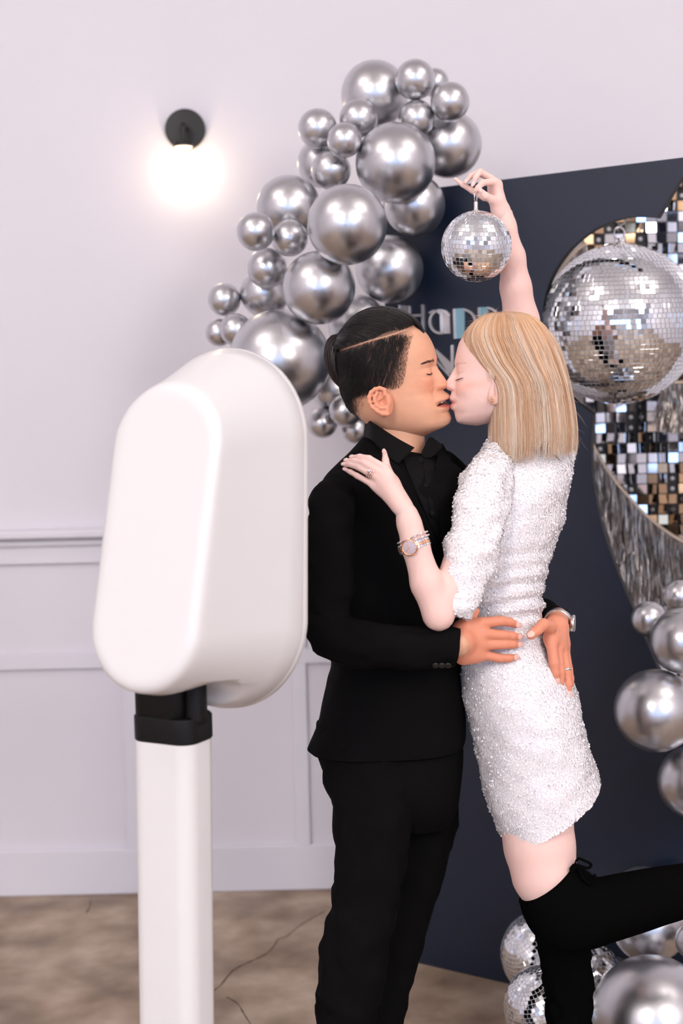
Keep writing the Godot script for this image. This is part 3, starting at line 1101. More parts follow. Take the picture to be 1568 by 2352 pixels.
# ---------------------------------------------------------------- photo booth
func booth() -> void:
	var al := deg_to_rad(30.0)
	var nrm := Vector3(sin(al), 0, -cos(al))                # the way its screen faces
	var ex := Vector3(cos(al), 0, sin(al))
	var d1 := 2.42
	var d0 := 2.2
	var cf := at(520, 1210, d1)
	var o := thing("photo_booth", "white pill-shaped photo booth head on a white post, seen from behind", "photo booth", Vector3(cf.x, 0, cf.z))
	# rounded sections from the back face to the front rim: [share of the way, half height, end radius, shift up, shift along ex, slant]
	var k1 := d1 / FOCAL
	var k0 := d0 / FOCAL
	var bt := at(376, 1030, d0)
	var bb := at(325, 1438, d0 - 0.02)
	var ft := at(520, 1018, d1)
	var fb := at(520, 1408, d1)
	var rb := 153.0 * k0
	var rf := 221.0 * k1
	var sets := [[-0.004, -0.02], [0.0, -0.012], [0.012, -0.005], [0.035, -0.001], [0.07, 0.0], [0.2, 0.0], [0.4, 0.0], [0.6, 0.0], [0.8, 0.0], [0.945, 0.0], [0.952, -0.0012], [0.96, -0.0006], [1.0, -0.002], [1.03, -0.008], [1.045, -0.018]]
	var rings := []
	var n := 96
	for st in sets:
		var t: float = clampf(st[0], -0.01, 1.0)
		var a: Vector3 = bt.lerp(ft, t) + nrm * (st[0] - t) * 0.22
		var b: Vector3 = bb.lerp(fb, t) + nrm * (st[0] - t) * 0.22
		var r: float = lerpf(rb, rf, pow(clampf(t, 0, 1), 1.15)) + st[1]
		var up := (a - b).normalized()
		var sd := (ex - up * ex.dot(up)).normalized()
		var ring := PackedVector3Array()
		for k in n:
			var th := TAU * k / n
			var q := sd * cos(th) * r + up * sin(th) * r
			ring.append((a if sin(th) >= 0.0 else b) + q)
		rings.append(ring)
	# flat back and front inside the rounded edges
	for e in 2:
		for sh in ([0.93, 0.6] if e == 0 else [0.93, 0.6]):
			var src: PackedVector3Array = rings[0] if e == 0 else rings[rings.size() - 1]
			var mid := Vector3.ZERO
			for p in src:
				mid += p / src.size()
			var ring := PackedVector3Array()
			for p in src:
				ring.append(mid + (p - mid) * (1.0 - (1.0 - sh) * 0.5))
			if e == 0:
				rings.insert(0, ring)
			else:
				rings.append(ring)
	var md := MD.new()
	loft(md, rings)
	# scoop for the bracket, cut out of the underside
	var head := CSGCombiner3D.new()
	head.name = "head"
	var body := CSGMesh3D.new()
	body.name = "shell"
	body.mesh = md.mesh()
	body.material = M.white_plastic
	head.add_child(body)
	var cut := CSGMesh3D.new()
	cut.name = "scoop"
	cut.operation = CSGShape3D.OPERATION_SUBTRACTION
	var cm := MD.new()
	var pc := at(432, 1646, 2.262)
	var cr := []
	for st in [[-0.085, 0.8], [-0.075, 0.95], [-0.06, 1.0], [0.0, 1.0], [0.06, 1.0], [0.075, 0.95], [0.085, 0.8]]:
		var ring := PackedVector3Array()
		for k in 48:
			var th := TAU * k / 48
			ring.append(pc + ex * st[0] + nrm * cos(th) * st[1] * 0.088 + Vector3.UP * sin(th) * st[1] * 0.062)
		cr.append(ring)
	loft(cm, cr)
	cut.mesh = cm.mesh()
	cut.material = M.white_plastic
	head.add_child(cut)
	var baked: Mesh = null
	head.position = Vector3.ZERO
	o.add_child(head, true)
	head.position = -o.position
	# black collar and neck
	var pz := 2.33
	var pb := at(399, 1700, pz)
	var yaw := deg_to_rad(-28.0)
	var b := Basis(Vector3.UP, yaw)
	var ks := pz / FOCAL
	var post := MD.new()
	var low := []
	var hw := 0.0585
	var hd := 0.043
	for y in [0.03, pb.y + 0.03]:                              # it leans a touch
		low.append(round_rect(Vector3(pb.x - 0.021 * (1.0 - y / (pb.y + 0.03)), y, pb.z), b, hw, hd, 0.028))
	loft(post, low)
	put("post", post.mesh(), M.white_plastic, o)
	var col := MD.new()
	var yy := at(398, 1648, pz).y
	loft(col, [round_rect(Vector3(pb.x, pb.y + 0.004, pb.z), b, hw + 0.0005, hd + 0.0005, 0.028), round_rect(Vector3(pb.x, pb.y + 0.006, pb.z), b, hw + 0.002, hd + 0.002, 0.03), round_rect(Vector3(pb.x, yy + 0.006, pb.z), b, hw + 0.002, hd + 0.002, 0.03), round_rect(Vector3(pb.x, yy + 0.01, pb.z), b, hw - 0.002, hd - 0.002, 0.027)])
	put("collar", col.mesh(), M.black, o)
	var nk := MD.new()
	loft(nk, [round_rect(Vector3(pb.x - 0.008, yy, pb.z), b, hw - 0.012, hd - 0.004, 0.02), round_rect(Vector3(pb.x - 0.008, yy + 0.09, pb.z), b, hw - 0.012, hd - 0.004, 0.02)])
	put("neck", nk.mesh(), M.black, o)
	nk = MD.new()
	var kp := at(450, 1640, pz - 0.035)
	lathe(nk, Vector3(kp.x, yy - 0.004, kp.z), Vector3.UP, [[0.012, 0], [0.017, 0.004], [0.0185, 0.01], [0.0185, 0.1]], 24)
	put("hinge_pin", nk.mesh(), M.black, o)
	put("base_plate", boxm(Vector3(pb.x, 0.012, pb.z), Vector3(0.42, 0.024, 0.36), 0.008, b), M.white_plastic, o)
	# the screen on its far side
	var sc := MD.new()
	var mid := (ft + fb) * 0.5 + nrm * 0.012
	var rings2 := []
	for st in [[0.0, 0.045], [0.004, 0.045], [0.006, 0.05]]:
		var ring := PackedVector3Array()
		for k in n:
			var th := TAU * k / n
			ring.append((ft if sin(th) >= 0.0 else fb) + nrm * (0.002 + st[0]) + (ex * cos(th) + Vector3.UP * sin(th)) * (rf - st[1]))
		rings2.append(ring)
	loft(sc, rings2)
	put("screen", sc.mesh(), M.black, o)


func round_rect(c: Vector3, b: Basis, hw: float, hd: float, r: float) -> PackedVector3Array:
	var out := PackedVector3Array()
	for q in 4:
		var sx := 1.0 if q == 0 or q == 3 else -1.0
		var sz := 1.0 if q < 2 else -1.0
		for k in 7:
			var a := PI / 2 * (q + k / 6.0)
			out.append(c + b * Vector3(sx * (hw - r) + cos(a) * r, 0, sz * (hd - r) + sin(a) * r))
	return out


# ---------------------------------------------------------------- people: shared tools
func gauss(x: float) -> float:
	return exp(-x * x)


class Head:                                                 # a head as rows of rounded sections, measured in image pixels
	var o: Vector3
	var f: Vector3
	var up: Vector3
	var side: Vector3
	var k: float
	var F: Array
	var C: Array
	var B: Array
	var W: Array
	var X: Array
	var N: Array
	var bumps: Array
	var lo: float
	var hi: float
	var nexp := 2.3
	var host: Node3D

	func row(v: float) -> Array:
		return [host.interp(F, v), host.interp(C, v), host.interp(B, v), host.interp(W, v), host.interp(X, v), host.interp(N, v)]

	func local(r: Array, v: float, phi: float) -> Vector3:
		var cx: float = r[4]
		var s := sin(phi)
		var c := cos(phi)
		var w: float
		var u: float
		if c >= 0.0:
			var e := 2.0 / nexp
			w = r[3] * signf(s) * pow(absf(s), e)
			u = cx + (r[1] - cx) * pow(c, e)
			u += (r[0] - r[1]) * exp(-pow(absf(w) / r[5], 2.4))
		else:
			w = r[3] * s
			u = cx + (cx - r[2]) * c
		var n := Vector3((u - cx) / maxf(absf((r[1] if c >= 0.0 else r[2]) - cx), 4.0), 0, w / maxf(r[3], 4.0)).normalized()
		var d := 0.0
		if c > -0.2:
			for b in bumps:
				var dv: float = (v - b[0]) / b[2]
				if absf(dv) > 2.6:
					continue
				var dw: float = (absf(w) - b[1]) / b[3]
				if b.size() > 5:                                # tilted bump
					var ca := cos(b[5])
					var sa := sin(b[5])
					var dv0: float = v - b[0]
					var dw0: float = absf(w) - b[1]
					dv = (dv0 * ca + dw0 * sa) / b[2]
					dw = (dw0 * ca - dv0 * sa) / b[3]
				d += b[4] * exp(-dv * dv - dw * dw)
		return Vector3(u, v, w) + n * d

	func world(q: Vector3) -> Vector3:
		return o + (f * q.x + up * q.y + side * q.z) * k

	func on(v: float, w: float) -> Vector3:                  # the face's surface, side w
		var r := row(v)
		var s := pow(clampf(absf(w) / r[3], 0.0, 1.0), nexp / 2.0)
		return local(r, v, asin(s) * signf(w))

	func build(md: MD, tint: Callable, rows := 230, cols := 200) -> void:
		var pv := PackedVector3Array()
		var pc := PackedColorArray()
		var pi := PackedInt32Array()
		for j in rows:
			var t := float(j) / (rows - 1)
			t = lerpf(t, 0.5 - 0.5 * cos(t * PI), 0.35)
			var v := lerpf(lo, hi, t)
			var r := row(v)
			for i in cols:
				var a := -PI + TAU * i / cols
				var p := a - 0.42 * sin(a)                       # more columns at the front
				var q := local(r, v, p)
				pv.append(world(q))
				pc.append(tint.call(q, p))
		for j in rows - 1:
			for i in cols:
				var a := j * cols + i
				var b := j * cols + (i + 1) % cols
				pi.append_array([a, b, b + cols, a, b + cols, a + cols])
		for e in 2:
			var base := 0 if e == 0 else (rows - 1) * cols
			var m := Vector3.ZERO
			for i in cols:
				m += pv[base + i] / cols
			pv.append(m)
			pc.append(pc[base])
			for i in cols:
				pi.append_array([base + (i + 1) % cols, base + i, pv.size() - 1] if e == 0 else [base + i, base + (i + 1) % cols, pv.size() - 1])
		md.add(pv, pi, Color.WHITE, pc)


func strands(md: MD, paths: Array, rad: Array, cols: Array) -> void:
	# each path becomes a three-sided hair that thins to its tip
	var pv := md.v
	var pi := md.i
	var pc := md.c
	md.colored = true
	for s in paths.size():
		var p: PackedVector3Array = paths[s]
		var n := p.size()
		var base := pv.size()
		var tan := (p[n - 1] - p[0]).normalized()
		var sd := tan.cross(Vector3(0.3, 0.2, 0.93)).normalized()
		var bi := sd.cross(tan)
		for j in n:
			var f := float(j) / (n - 1)
			var r: float = rad[s] * (1.0 - 0.75 * f * f * f)
			pv.append(p[j] + bi * r)
			pv.append(p[j] - bi * r * 0.5 + sd * r * 0.87)
			pv.append(p[j] - bi * r * 0.5 - sd * r * 0.87)
			var col: Color = cols[s][0].lerp(cols[s][1], f)
			pc.append(col)
			pc.append(col)
			pc.append(col)
		for j in n - 1:
			var a := base + j * 3
			for q in 3:
				var b := (q + 1) % 3
				pi.append_array([a + q, a + b, a + b + 3, a + q, a + b + 3, a + q + 3])
	md.v = pv
	md.i = pi
	md.c = pc


func shape_rows(rows: Array, sub: int, n: int, e: float) -> Array:
	# rows [xl, yl, xr, yr, sag px, d, half depth m] -> rings of points; the near side sags
	var out := []
	for r in smooth_rows(rows, sub):
		var a := at(r[0], r[1], r[5])
		var b := at(r[2], r[3], r[5])
		var m := (a + b) * 0.5
		var h := (b - a) * 0.5
		var fw := -cam_b.z
		var dn: Vector3 = -Vector3.UP * r[4] * r[5] / FOCAL
		var ring := PackedVector3Array()
		for k in n:
			var t := TAU * k / n
			var c := signf(cos(t)) * pow(absf(cos(t)), 2.0 / e)
			var s := signf(sin(t)) * pow(absf(sin(t)), 2.0 / e)
			ring.append(m + h * c + (-fw * r[6] + dn) * s)
		out.append(ring)
	return out


func limb_rings(path: Array, sub: int, n: int) -> Array:
	# path [px, py, d, radius px, depth ratio] -> rings square to the path
	var rows := smooth_rows(path, sub)
	var pts := []
	for r in rows:
		pts.append(at(r[0], r[1], r[2]))
	var out := []
	for k in pts.size():
		var tan: Vector3 = (pts[mini(k + 1, pts.size() - 1)] - pts[maxi(k - 1, 0)]).normalized()
		var sd := tan.cross(cam_b.z).normalized()
		var dp := sd.cross(tan).normalized()
		var r: float = rows[k][3] * rows[k][2] / FOCAL
		var ring := PackedVector3Array()
		for j in n:
			var a := TAU * j / n
			ring.append(pts[k] + sd * cos(a) * r + dp * sin(a) * r * rows[k][4])
		out.append(ring)
	return out


func crumple(rings: Array, nz: FastNoiseLite, amp: float, stretch := Vector3.ONE) -> Array:
	for ring in rings:
		var m := Vector3.ZERO
		for p in ring:
			m += p / ring.size()
		for k in ring.size():
			var p: Vector3 = ring[k]
			ring[k] = p + (p - m).normalized() * nz.get_noise_3dv(p * stretch) * amp
	return rings


func A(p: Array) -> Vector3:
	return at(p[0], p[1], p[2])


func hand(md: MD, wrist: Array, fingers: Array, palm: Array, k: float, col: Color, scale_r := 1.0) -> void:
	# fingers: lists of [px, py, d, radius px]; palm: extra bars [[px, py, d, r], [px, py, d, r]]
	var s := Sdf.new()
	var ks := 2.66 / FOCAL
	for f in fingers:
		for j in f.size() - 1:
			s.cap(A(f[j]), A(f[j + 1]), f[j][3] * ks * scale_r, f[j + 1][3] * ks * scale_r, 0.0025 if j > 0 else k)
	for b in palm:
		s.cap(A(b[0]), A(b[1]), b[0][3] * ks, b[1][3] * ks, k)
	for j in wrist.size() - 1:
		s.cap(A(wrist[j]), A(wrist[j + 1]), wrist[j][3] * ks, wrist[j + 1][3] * ks, k)
	s.build(md, 0.0024, col)


func nail(parent: Node3D, p: Array, q: Array, side: Vector3, m: Material, w := 0.0052) -> void:
	# a fingernail on the tip that runs from q to p, facing side
	var a := A(p)
	var t := (a - A(q)).normalized()
	var n := (side - t * side.dot(t)).normalized()
	var sp := SphereMesh.new()
	sp.radius = 1.0
	sp.height = 2.0
	sp.radial_segments = 16
	sp.rings = 8
	var o := put("fingernail", sp, m, parent, true)
	var r: float = p[3] * p[2] / FOCAL
	o.transform = Transform3D(Basis(n.cross(t).normalized() * w * 0.92, n * 0.0022, t * w * 1.35), a + n * (r - 0.0013) + t * r * 0.25 - world_of(parent))


func patch(md: MD, left: Array, right: Array, surf: Callable, n: int, off: float, thick: float) -> void:
	# cloth laid on a body: between two edge lines of pixels, off metres proud of the surface, with thickness
	var l := []
	var r := []
	for p in left:
		l.append(Vector2(p[0], p[1]))
	for p in right:
		r.append(Vector2(p[0], p[1]))
	var m := 10
	var rows := []
	var cnt := (maxi(l.size(), r.size()) - 1) * m + 1
	for k in cnt:
		var t := float(k) / (cnt - 1)
		var a := poly_at(l, t)
		var b := poly_at(r, t)
		var row := []
		for j in n + 1:
			row.append(a.lerp(b, float(j) / n))
		rows.append(row)
	var rings := []
	for row in rows:
		var ring := PackedVector3Array()
		for j in n + 1:
			ring.append(surf.call(row[j], off + (0.0 if j > 0 and j < n else -0.001)))
		for j in range(n, -1, -1):
			ring.append(surf.call(row[j], off - thick))
		rings.append(ring)
	loft(md, rings)


func poly_at(l: Array, t: float) -> Vector2:
	var x := t * (l.size() - 1)
	var k := mini(int(x), l.size() - 2)
	return l[k].lerp(l[k + 1], x - k)


func skin_mat() -> StandardMaterial3D:
	var m := mat(Color.WHITE, 0.5)
	m.vertex_color_use_as_albedo = true
	m.subsurf_scatter_enabled = true
	m.subsurf_scatter_strength = 0.12
	m.metallic_specular = 0.4
	return m


func hair_mat(rough := 0.42) -> StandardMaterial3D:
	var m := mat(Color.WHITE, rough)
	m.vertex_color_use_as_albedo = true
	return m


func lin(r: float, g: float, b: float) -> Color:
	return Color(r, g, b).srgb_to_linear()


# ---------------------------------------------------------------- the man
const MAN_TORSO := [
	[842, 990, 982, 1046, 16, 2.86, 0.060],
	[826, 1010, 1006, 1042, 12, 2.86, 0.085],
	[798, 1040, 1032, 1056, 8, 2.86, 0.122],
	[764, 1076, 1058, 1078, 4, 2.86, 0.15],
	[738, 1110, 1072, 1108, 2, 2.86, 0.165],
	[724, 1160, 1085, 1150, 0, 2.85, 0.165],
	[717, 1260, 1086, 1250, 0, 2.845, 0.155],
	[716, 1360, 1078, 1350, 0, 2.84, 0.148],
	[730, 1440, 1068, 1440, 0, 2.84, 0.143],
	[757, 1514, 1062, 1514, 0, 2.84, 0.14],
	[752, 1562, 1062, 1560, 0, 2.84, 0.14],
	[738, 1622, 1066, 1620, 0, 2.84, 0.143],
	[719, 1684, 1068, 1680, 4, 2.84, 0.146],
	[706, 1720, 1062, 1706, 8, 2.84, 0.147]]


func man_surf(q: Vector2, off: float) -> Vector3:
	return surf_at(MAN_TORSO, 2.4, q, off)


func surf_at(rows: Array, e: float, q: Vector2, off: float) -> Vector3:
	# the near face of a shape_rows() body under a pixel
	var k := 0
	while k < rows.size() - 2 and (rows[k + 1][1] + rows[k + 1][3]) * 0.5 < q.y:
		k += 1
	var y0: float = (rows[k][1] + rows[k][3]) * 0.5
	var y1: float = (rows[k + 1][1] + rows[k + 1][3]) * 0.5
	var t := clampf((q.y - y0) / (y1 - y0), 0, 1)
	var xl := lerpf(rows[k][0], rows[k + 1][0], t)
	var xr := lerpf(rows[k][2], rows[k + 1][2], t)
	var d := lerpf(rows[k][5], rows[k + 1][5], t)
	var hd := lerpf(rows[k][6], rows[k + 1][6], t)
	var c := clampf((q.x - (xl + xr) * 0.5) / ((xr - xl) * 0.5), -1, 1)
	var s := pow(maxf(1.0 - pow(absf(c), e), 0.0), 1.0 / e)
	return at(q.x, q.y, d - hd * s - off)


func man() -> void:
	var base := at(900, 2700, 2.84)
	var o := thing("person", "man in a black suit and black shirt with a ponytail, kissing the blonde woman", "person", Vector3(base.x, 0, base.z))
	var skin := lin(0.89, 0.675, 0.55)
	var red := lin(0.86, 0.53, 0.42)
	var body := MD.new()
	# neck, torso, arms and legs under the clothes
	var s := Sdf.new()
	s.cap(at(902, 930, 2.855), at(912, 1075, 2.86), 0.053, 0.053, 0.02)
	s.cap(at(915, 985, 2.845), at(922, 1065, 2.838), 0.048, 0.046, 0.02)
	s.cap(at(903, 1080, 2.865), at(905, 1190, 2.87), 0.052, 0.075, 0.01)
	s.cap(at(905, 1190, 2.87), at(900, 1500, 2.86), 0.075, 0.09, 0.03)
	s.cap(at(900, 1500, 2.85), at(900, 1720, 2.85), 0.1, 0.11, 0.05)
	s.chain([at(905, 1160, 2.86), at(800, 1150, 2.77), at(765, 1200, 2.675), at(755, 1300, 2.65), at(754, 1415, 2.64), at(815, 1475, 2.622), at(1050, 1480, 2.616)], [0.03, 0.026, 0.032, 0.032, 0.03, 0.028, 0.024], 0.008)
	s.chain([at(1000, 1100, 2.95), at(1150, 1370, 3.02), at(1272, 1428, 2.90)], [0.03, 0.026, 0.022], 0.01)
	s.chain([at(855, 1760, 2.78), at(835, 2080, 2.76), at(785, 2620, 2.78)], [0.06, 0.04, 0.03], 0.02)
	s.chain([at(945, 1760, 2.92), at(920, 2080, 2.91), at(866, 2340, 2.91), at(850, 2620, 2.91)], [0.06, 0.04, 0.035, 0.03], 0.02)
	s.build(body, 0.009, skin)
	# head: turned a little to the lens and tilted
	var psi := deg_to_rad(20.0)
	var rho := deg_to_rad(14.0)
	var H := Head.new()
	H.host = self
	H.f = cam_b * Vector3(cos(psi), 0, sin(psi))
	var sd0 := cam_b * Vector3(-sin(psi), 0, cos(psi))
	var up0 := cam_b.y
	H.up = up0 * cos(rho) + sd0 * sin(rho)
	H.side = sd0 * cos(rho) - up0 * sin(rho)
	H.o = at(900, 900, 2.84)
	H.k = 2.82 / FOCAL
	var conv := func(tab: Array) -> Array:
		var out := []
		for p in tab:
			var v: float = (900.0 - p[1]) / cos(rho)
			out.append([v, (p[0] - 900.0 + v * sin(rho) * sin(psi)) / cos(psi)])
		out.reverse()
		return out
	H.F = conv.call([[868, 719], [905, 724], [925, 733], [944, 748], [951, 757], [963, 766], [977, 782], [987, 800], [992, 812], [996, 825], [998, 834], [999, 843], [1003, 851], [1012, 864], [1020, 876], [1024.5, 884], [1025.5, 889], [1023, 895], [1015, 899], [1017, 903], [1026, 909], [1030, 915], [1029.5, 919], [1021, 922], [1015, 925], [1015, 930], [1024, 933], [1033, 936], [1031, 942], [1027.5, 948], [1030, 956], [1033, 964], [1031, 973], [1022, 981], [1010, 986], [998, 991], [985, 997], [975, 1002]])
	H.C = conv.call([[868, 719], [905, 724], [925, 733], [944, 748], [951, 757], [963, 766], [977, 782], [986, 800], [990, 812], [992, 825], [992, 834], [993, 843], [995, 851], [998, 864], [1001, 876], [1003, 884], [1005, 889], [1007, 899], [1012, 909], [1016, 921], [1018, 932], [1021, 942], [1024, 956], [1026, 964], [1024, 973], [1016, 981], [1006, 986], [996, 991], [984, 997], [975, 1002]])
	H.B = conv.call([[850, 719], [825, 727], [808, 740], [796, 756], [786, 780], [780, 810], [779, 840], [784, 870], [796, 900], [812, 930], [832, 955], [850, 970], [880, 982], [915, 991], [950, 999], [965, 1002]])
	H.X = conv.call([[860, 719], [870, 760], [880, 820], [888, 880], [900, 930], [915, 960], [940, 985], [970, 1002]])
	H.W = []
	for p in [[719, 6], [722, 24], [728, 44], [738, 60], [752, 73], [775, 84], [805, 90], [840, 92], [875, 91], [905, 90], [930, 88], [950, 83], [968, 74], [982, 60], [992, 42], [999, 22], [1002, 8]]:
		H.W.append([(900.0 - p[0]) / cos(rho), p[1]])
	H.W.reverse()
	H.N = []
	for p in [[800, 40], [834, 22], [846, 11], [862, 12], [878, 15], [889, 18], [897, 16], [902, 20], [912, 26], [924, 28], [936, 27], [946, 24], [960, 26], [985, 30]]:
		H.N.append([(900.0 - p[0]) / cos(rho), p[1]])
	H.N.reverse()
	H.lo = (900.0 - 1002.0) / cos(rho)
	H.hi = (900.0 - 719.0) / cos(rho)
	# [v, w, height, width, amount(, tilt)]: sockets, lids, brow, cheeks, nostril wings, mouth corners
	var ve := 47.0
	H.bumps = [[ve + 1, 17, 9, 9, -4.0], [ve + 1, 31, 6.5, 14, 3.4], [ve + 10, 31, 3.0, 15, -1.5], [ve + 22, 30, 7, 18, 3.0, 0.08], [ve - 8, 32, 2.6, 14, -1.8], [ve - 20, 42, 14, 18, 3.8], [12, 17, 6, 6.0, 4.6], [13, 26, 7, 3.6, -2.4], [3, 9, 2.6, 4, -3.0],
		[-4, 34, 16, 5, -2.2, -0.5], [-29, 31, 5, 5, -2.6], [-34, 44, 16, 14, 2.6], [-47, 12, 4, 16, -1.0], [-58, 0, 8, 16, 1.5]]
	var lipc := lin(0.80, 0.42, 0.38)
	var scalp := lin(0.34, 0.26, 0.22)
	var nzs := noise(0.06, 31, 2)
	var tint := func(q: Vector3, phi: float) -> Color:
		var c := skin.lerp(red, clampf(0.55 * gauss((q.y - 18) / 24.0) * gauss((absf(q.z) - 42) / 26.0) + 0.4 * gauss((q.y - 12) / 11.0) * gauss(q.z / 15.0), 0, 1))
		c = c.lerp(c * 0.94, 0.5 + 0.5 * nzs.get_noise_3d(q.x, q.y, q.z))
		# lips
		if q.x > 90.0 and absf(q.z) < 34.0:
			var mouth := -28.0 - 0.003 * q.z * q.z
			var wide := 1.0 - pow(absf(q.z) / 33.0, 2.0)
			var up_t := mouth + 11.0 * wide
			var lo_t := mouth - 13.0 * wide
			if q.y < up_t + 1.5 and q.y > lo_t - 1.5:
				c = c.lerp(lipc, clampf(minf(up_t + 1.5 - q.y, q.y - lo_t + 1.5) / 3.0, 0, 1) * 0.85)
			if absf(q.y - mouth - 0.5) < 4.2 * pow(maxf(wide, 0.0), 0.7):
				c = lin(0.16, 0.05, 0.045)
		# cropped scalp under the hair: the hairline of the temple, round the ear and down the nape
		var hair := hairline(q)
		return c.lerp(scalp, hair * 0.92)
	H.build(body, tint)
	# ear on the near side
	var es := Sdf.new()
	var de := 2.745
	var ek := 2.75 / FOCAL
	var tilt := Basis(cam_b.y, deg_to_rad(-18)) * cam_b
	es.ball(at(872, 920, de + 0.004), tilt * Basis(Vector3(0, 0, 1), 0.35), Vector3(25 * ek, 31 * ek, 5.5 * ek), 0.003)
	es.ball(at(880, 944, de + 0.003), tilt, Vector3(13 * ek, 10 * ek, 5.5 * ek), 0.004)
	es.ball(at(878, 924, de - 0.004), tilt, Vector3(12 * ek, 15 * ek, 8 * ek), 0.003, true)
	es.ball(at(868, 904, de - 0.005), tilt, Vector3(14 * ek, 7 * ek, 6 * ek), 0.003, true)
	var hel := [[884, 906], [882, 895], [872, 891.5], [861, 894], [852, 901], [847, 912], [848, 924], [854, 935], [865, 944], [878, 951], [890, 952]]
	for j in hel.size() - 1:
		es.cap(at(hel[j][0], hel[j][1], de - 0.004 + 0.0004 * j), at(hel[j + 1][0], hel[j + 1][1], de - 0.0036 + 0.0004 * j), 4.4 * ek, 4.4 * ek, 0.003)
	var ant := [[866, 903], [860, 911], [860, 921], [865, 931], [874, 937], [883, 936]]
	for j in ant.size() - 1:
		es.cap(at(ant[j][0], ant[j][1], de - 0.002), at(ant[j + 1][0], ant[j + 1][1], de - 0.002), 3.6 * ek, 3.6 * ek, 0.004)
	es.cap(at(884, 906, de - 0.002), at(871, 918, de + 0.001), 3.2 * ek, 2.6 * ek, 0.004)
	es.cap(at(890, 913, de), at(891, 924, de), 5 * ek, 4.5 * ek, 0.006)
	es.ball(at(893, 930, de + 0.010), tilt, Vector3(10 * ek, 26 * ek, 9 * ek), 0.008)
	es.build(body, 0.0016, skin.lerp(red, 0.55))
	# his near hand spread on her waist
	var hb := skin.lerp(red, 0.75)
	var fb := [
		[[1092, 1437, 2.645, 17], [1104, 1431, 2.644, 13.5], [1150, 1426, 2.655, 11.4], [1171, 1429, 2.664, 10.2], [1184, 1434, 2.672, 8.4]],
		[[1095, 1460, 2.642, 17], [1110, 1456, 2.640, 13.5], [1155, 1459, 2.652, 11.2], [1176, 1461, 2.661, 10.2], [1188, 1462, 2.669, 8.4]],
		[[1095, 1482, 2.644, 16], [1110, 1481, 2.642, 13], [1158, 1480, 2.654, 10.8], [1176, 1480, 2.663, 9.8], [1188, 1480, 2.671, 8.2]],
		[[1092, 1505, 2.650, 15], [1108, 1504, 2.648, 12], [1148, 1512, 2.657, 10.2], [1168, 1512, 2.665, 9.2], [1180, 1510, 2.672, 7.8]],
		[[1064, 1450, 2.648, 15], [1080, 1425, 2.655, 12], [1092, 1404, 2.665, 9.5]]]
	hand(body, [[1030, 1476, 2.617, 33], [1058, 1474, 2.628, 33]], fb, [[[1062, 1446, 2.642, 24], [1094, 1444, 2.645, 17]], [[1060, 1472, 2.636, 26], [1096, 1470, 2.643, 18]], [[1060, 1498, 2.640, 24], [1094, 1496, 2.648, 18]], [[1064, 1512, 2.646, 16], [1096, 1508, 2.652, 14]]], 0.009, hb)
	# his far hand over the small of her back
	var fc := [
		[[1262, 1440, 2.700, 17], [1248, 1434, 2.678, 13.5], [1234, 1447, 2.664, 12.5], [1219, 1459, 2.656, 10.5]],
		[[1264, 1462, 2.712, 17], [1266, 1482, 2.702, 13], [1272, 1524, 2.696, 11.6], [1275, 1546, 2.697, 10.6], [1276, 1560, 2.700, 8.8]],
		[[1275, 1465, 2.722, 16], [1280, 1490, 2.718, 12.5], [1286, 1544, 2.710, 11], [1286, 1566, 2.710, 10], [1284, 1584, 2.712, 8.4]],
		[[1284, 1466, 2.735, 15], [1291, 1490, 2.732, 12], [1301, 1545, 2.722, 10.6], [1304, 1572, 2.719, 9.6], [1305, 1592, 2.720, 8.2]],
		[[1292, 1468, 2.752, 13], [1298, 1494, 2.752, 10.6], [1306, 1536, 2.746, 9.4], [1310, 1558, 2.742, 8.4], [1311, 1572, 2.742, 7.4]]]
	hand(body, [[1282, 1420, 2.83, 26], [1277, 1440, 2.76, 26]], fc, [[[1276, 1440, 2.755, 25], [1266, 1470, 2.715, 18]], [[1278, 1442, 2.755, 25], [1282, 1476, 2.73, 18]], [[1282, 1444, 2.765, 22], [1294, 1478, 2.75, 15]]], 0.009, hb)
	put("body", body.mesh(), skin_mat(), o)
	var nm := mat(Color(0.93, 0.74, 0.68), 0.3)
	for f in [fb[0], fb[1], fb[2], fb[3]]:
		nail(o, f[f.size() - 1], f[f.size() - 2], cam_b.z + cam_b.x * 0.6, nm, 0.006)
	nail(o, fc[0][3], fc[0][2], cam_b.z * 1.0 + cam_b.y * 0.5, nm, 0.0068)
	for f in [fc[1], fc[2], fc[3]]:
		nail(o, f[f.size() - 1], f[f.size() - 2], cam_b.z + cam_b.x * 0.5, nm, 0.006)
	# closed eyes, brows, teeth
	var lash := MD.new()
	for sg in [1.0, -1.0]:
		var pts := []
		var rr := PackedFloat32Array()
		for j in 12:
			var t := j / 11.0
			var w := lerpf(18, 43, t)
			var q := H.on(ve - 3.5 + 1.6 * t - 2.4 * sin(t * PI), w * sg)
			pts.append(H.world(q + Vector3(0.4, 0, 0)))
			rr.append(0.0008 + 0.0006 * sin(t * PI))
		tube(lash, PackedVector3Array(pts), rr, 6)
	put("eyelashes", lash.mesh(), mat(Color(0.07, 0.05, 0.045), 0.6), o)
	var brow := MD.new()
	var bp := []
	var br := []
	var bc := []
	for sg in [1.0, -1.0]:
		for j in 110:
			var t := rng.randf()
			var w: float = lerpf(11, 48, t) * sg
			var v := ve + 23.0 + 6.0 * t - 6.0 * t * t + rng.randfn() * (2.2 - 1.2 * t)
			var pp := PackedVector3Array()
			for q in 4:
				var l := H.on(v + q * 0.8 * (1.0 - t * 1.3), w + q * 2.0 * sg)
				pp.append(H.world(l + Vector3(0.5 + 0.35 * q, 0, 0.1)))
			bp.append(pp)
			br.append(0.00024)
			bc.append([lin(0.26, 0.18, 0.14), lin(0.34, 0.24, 0.19)])
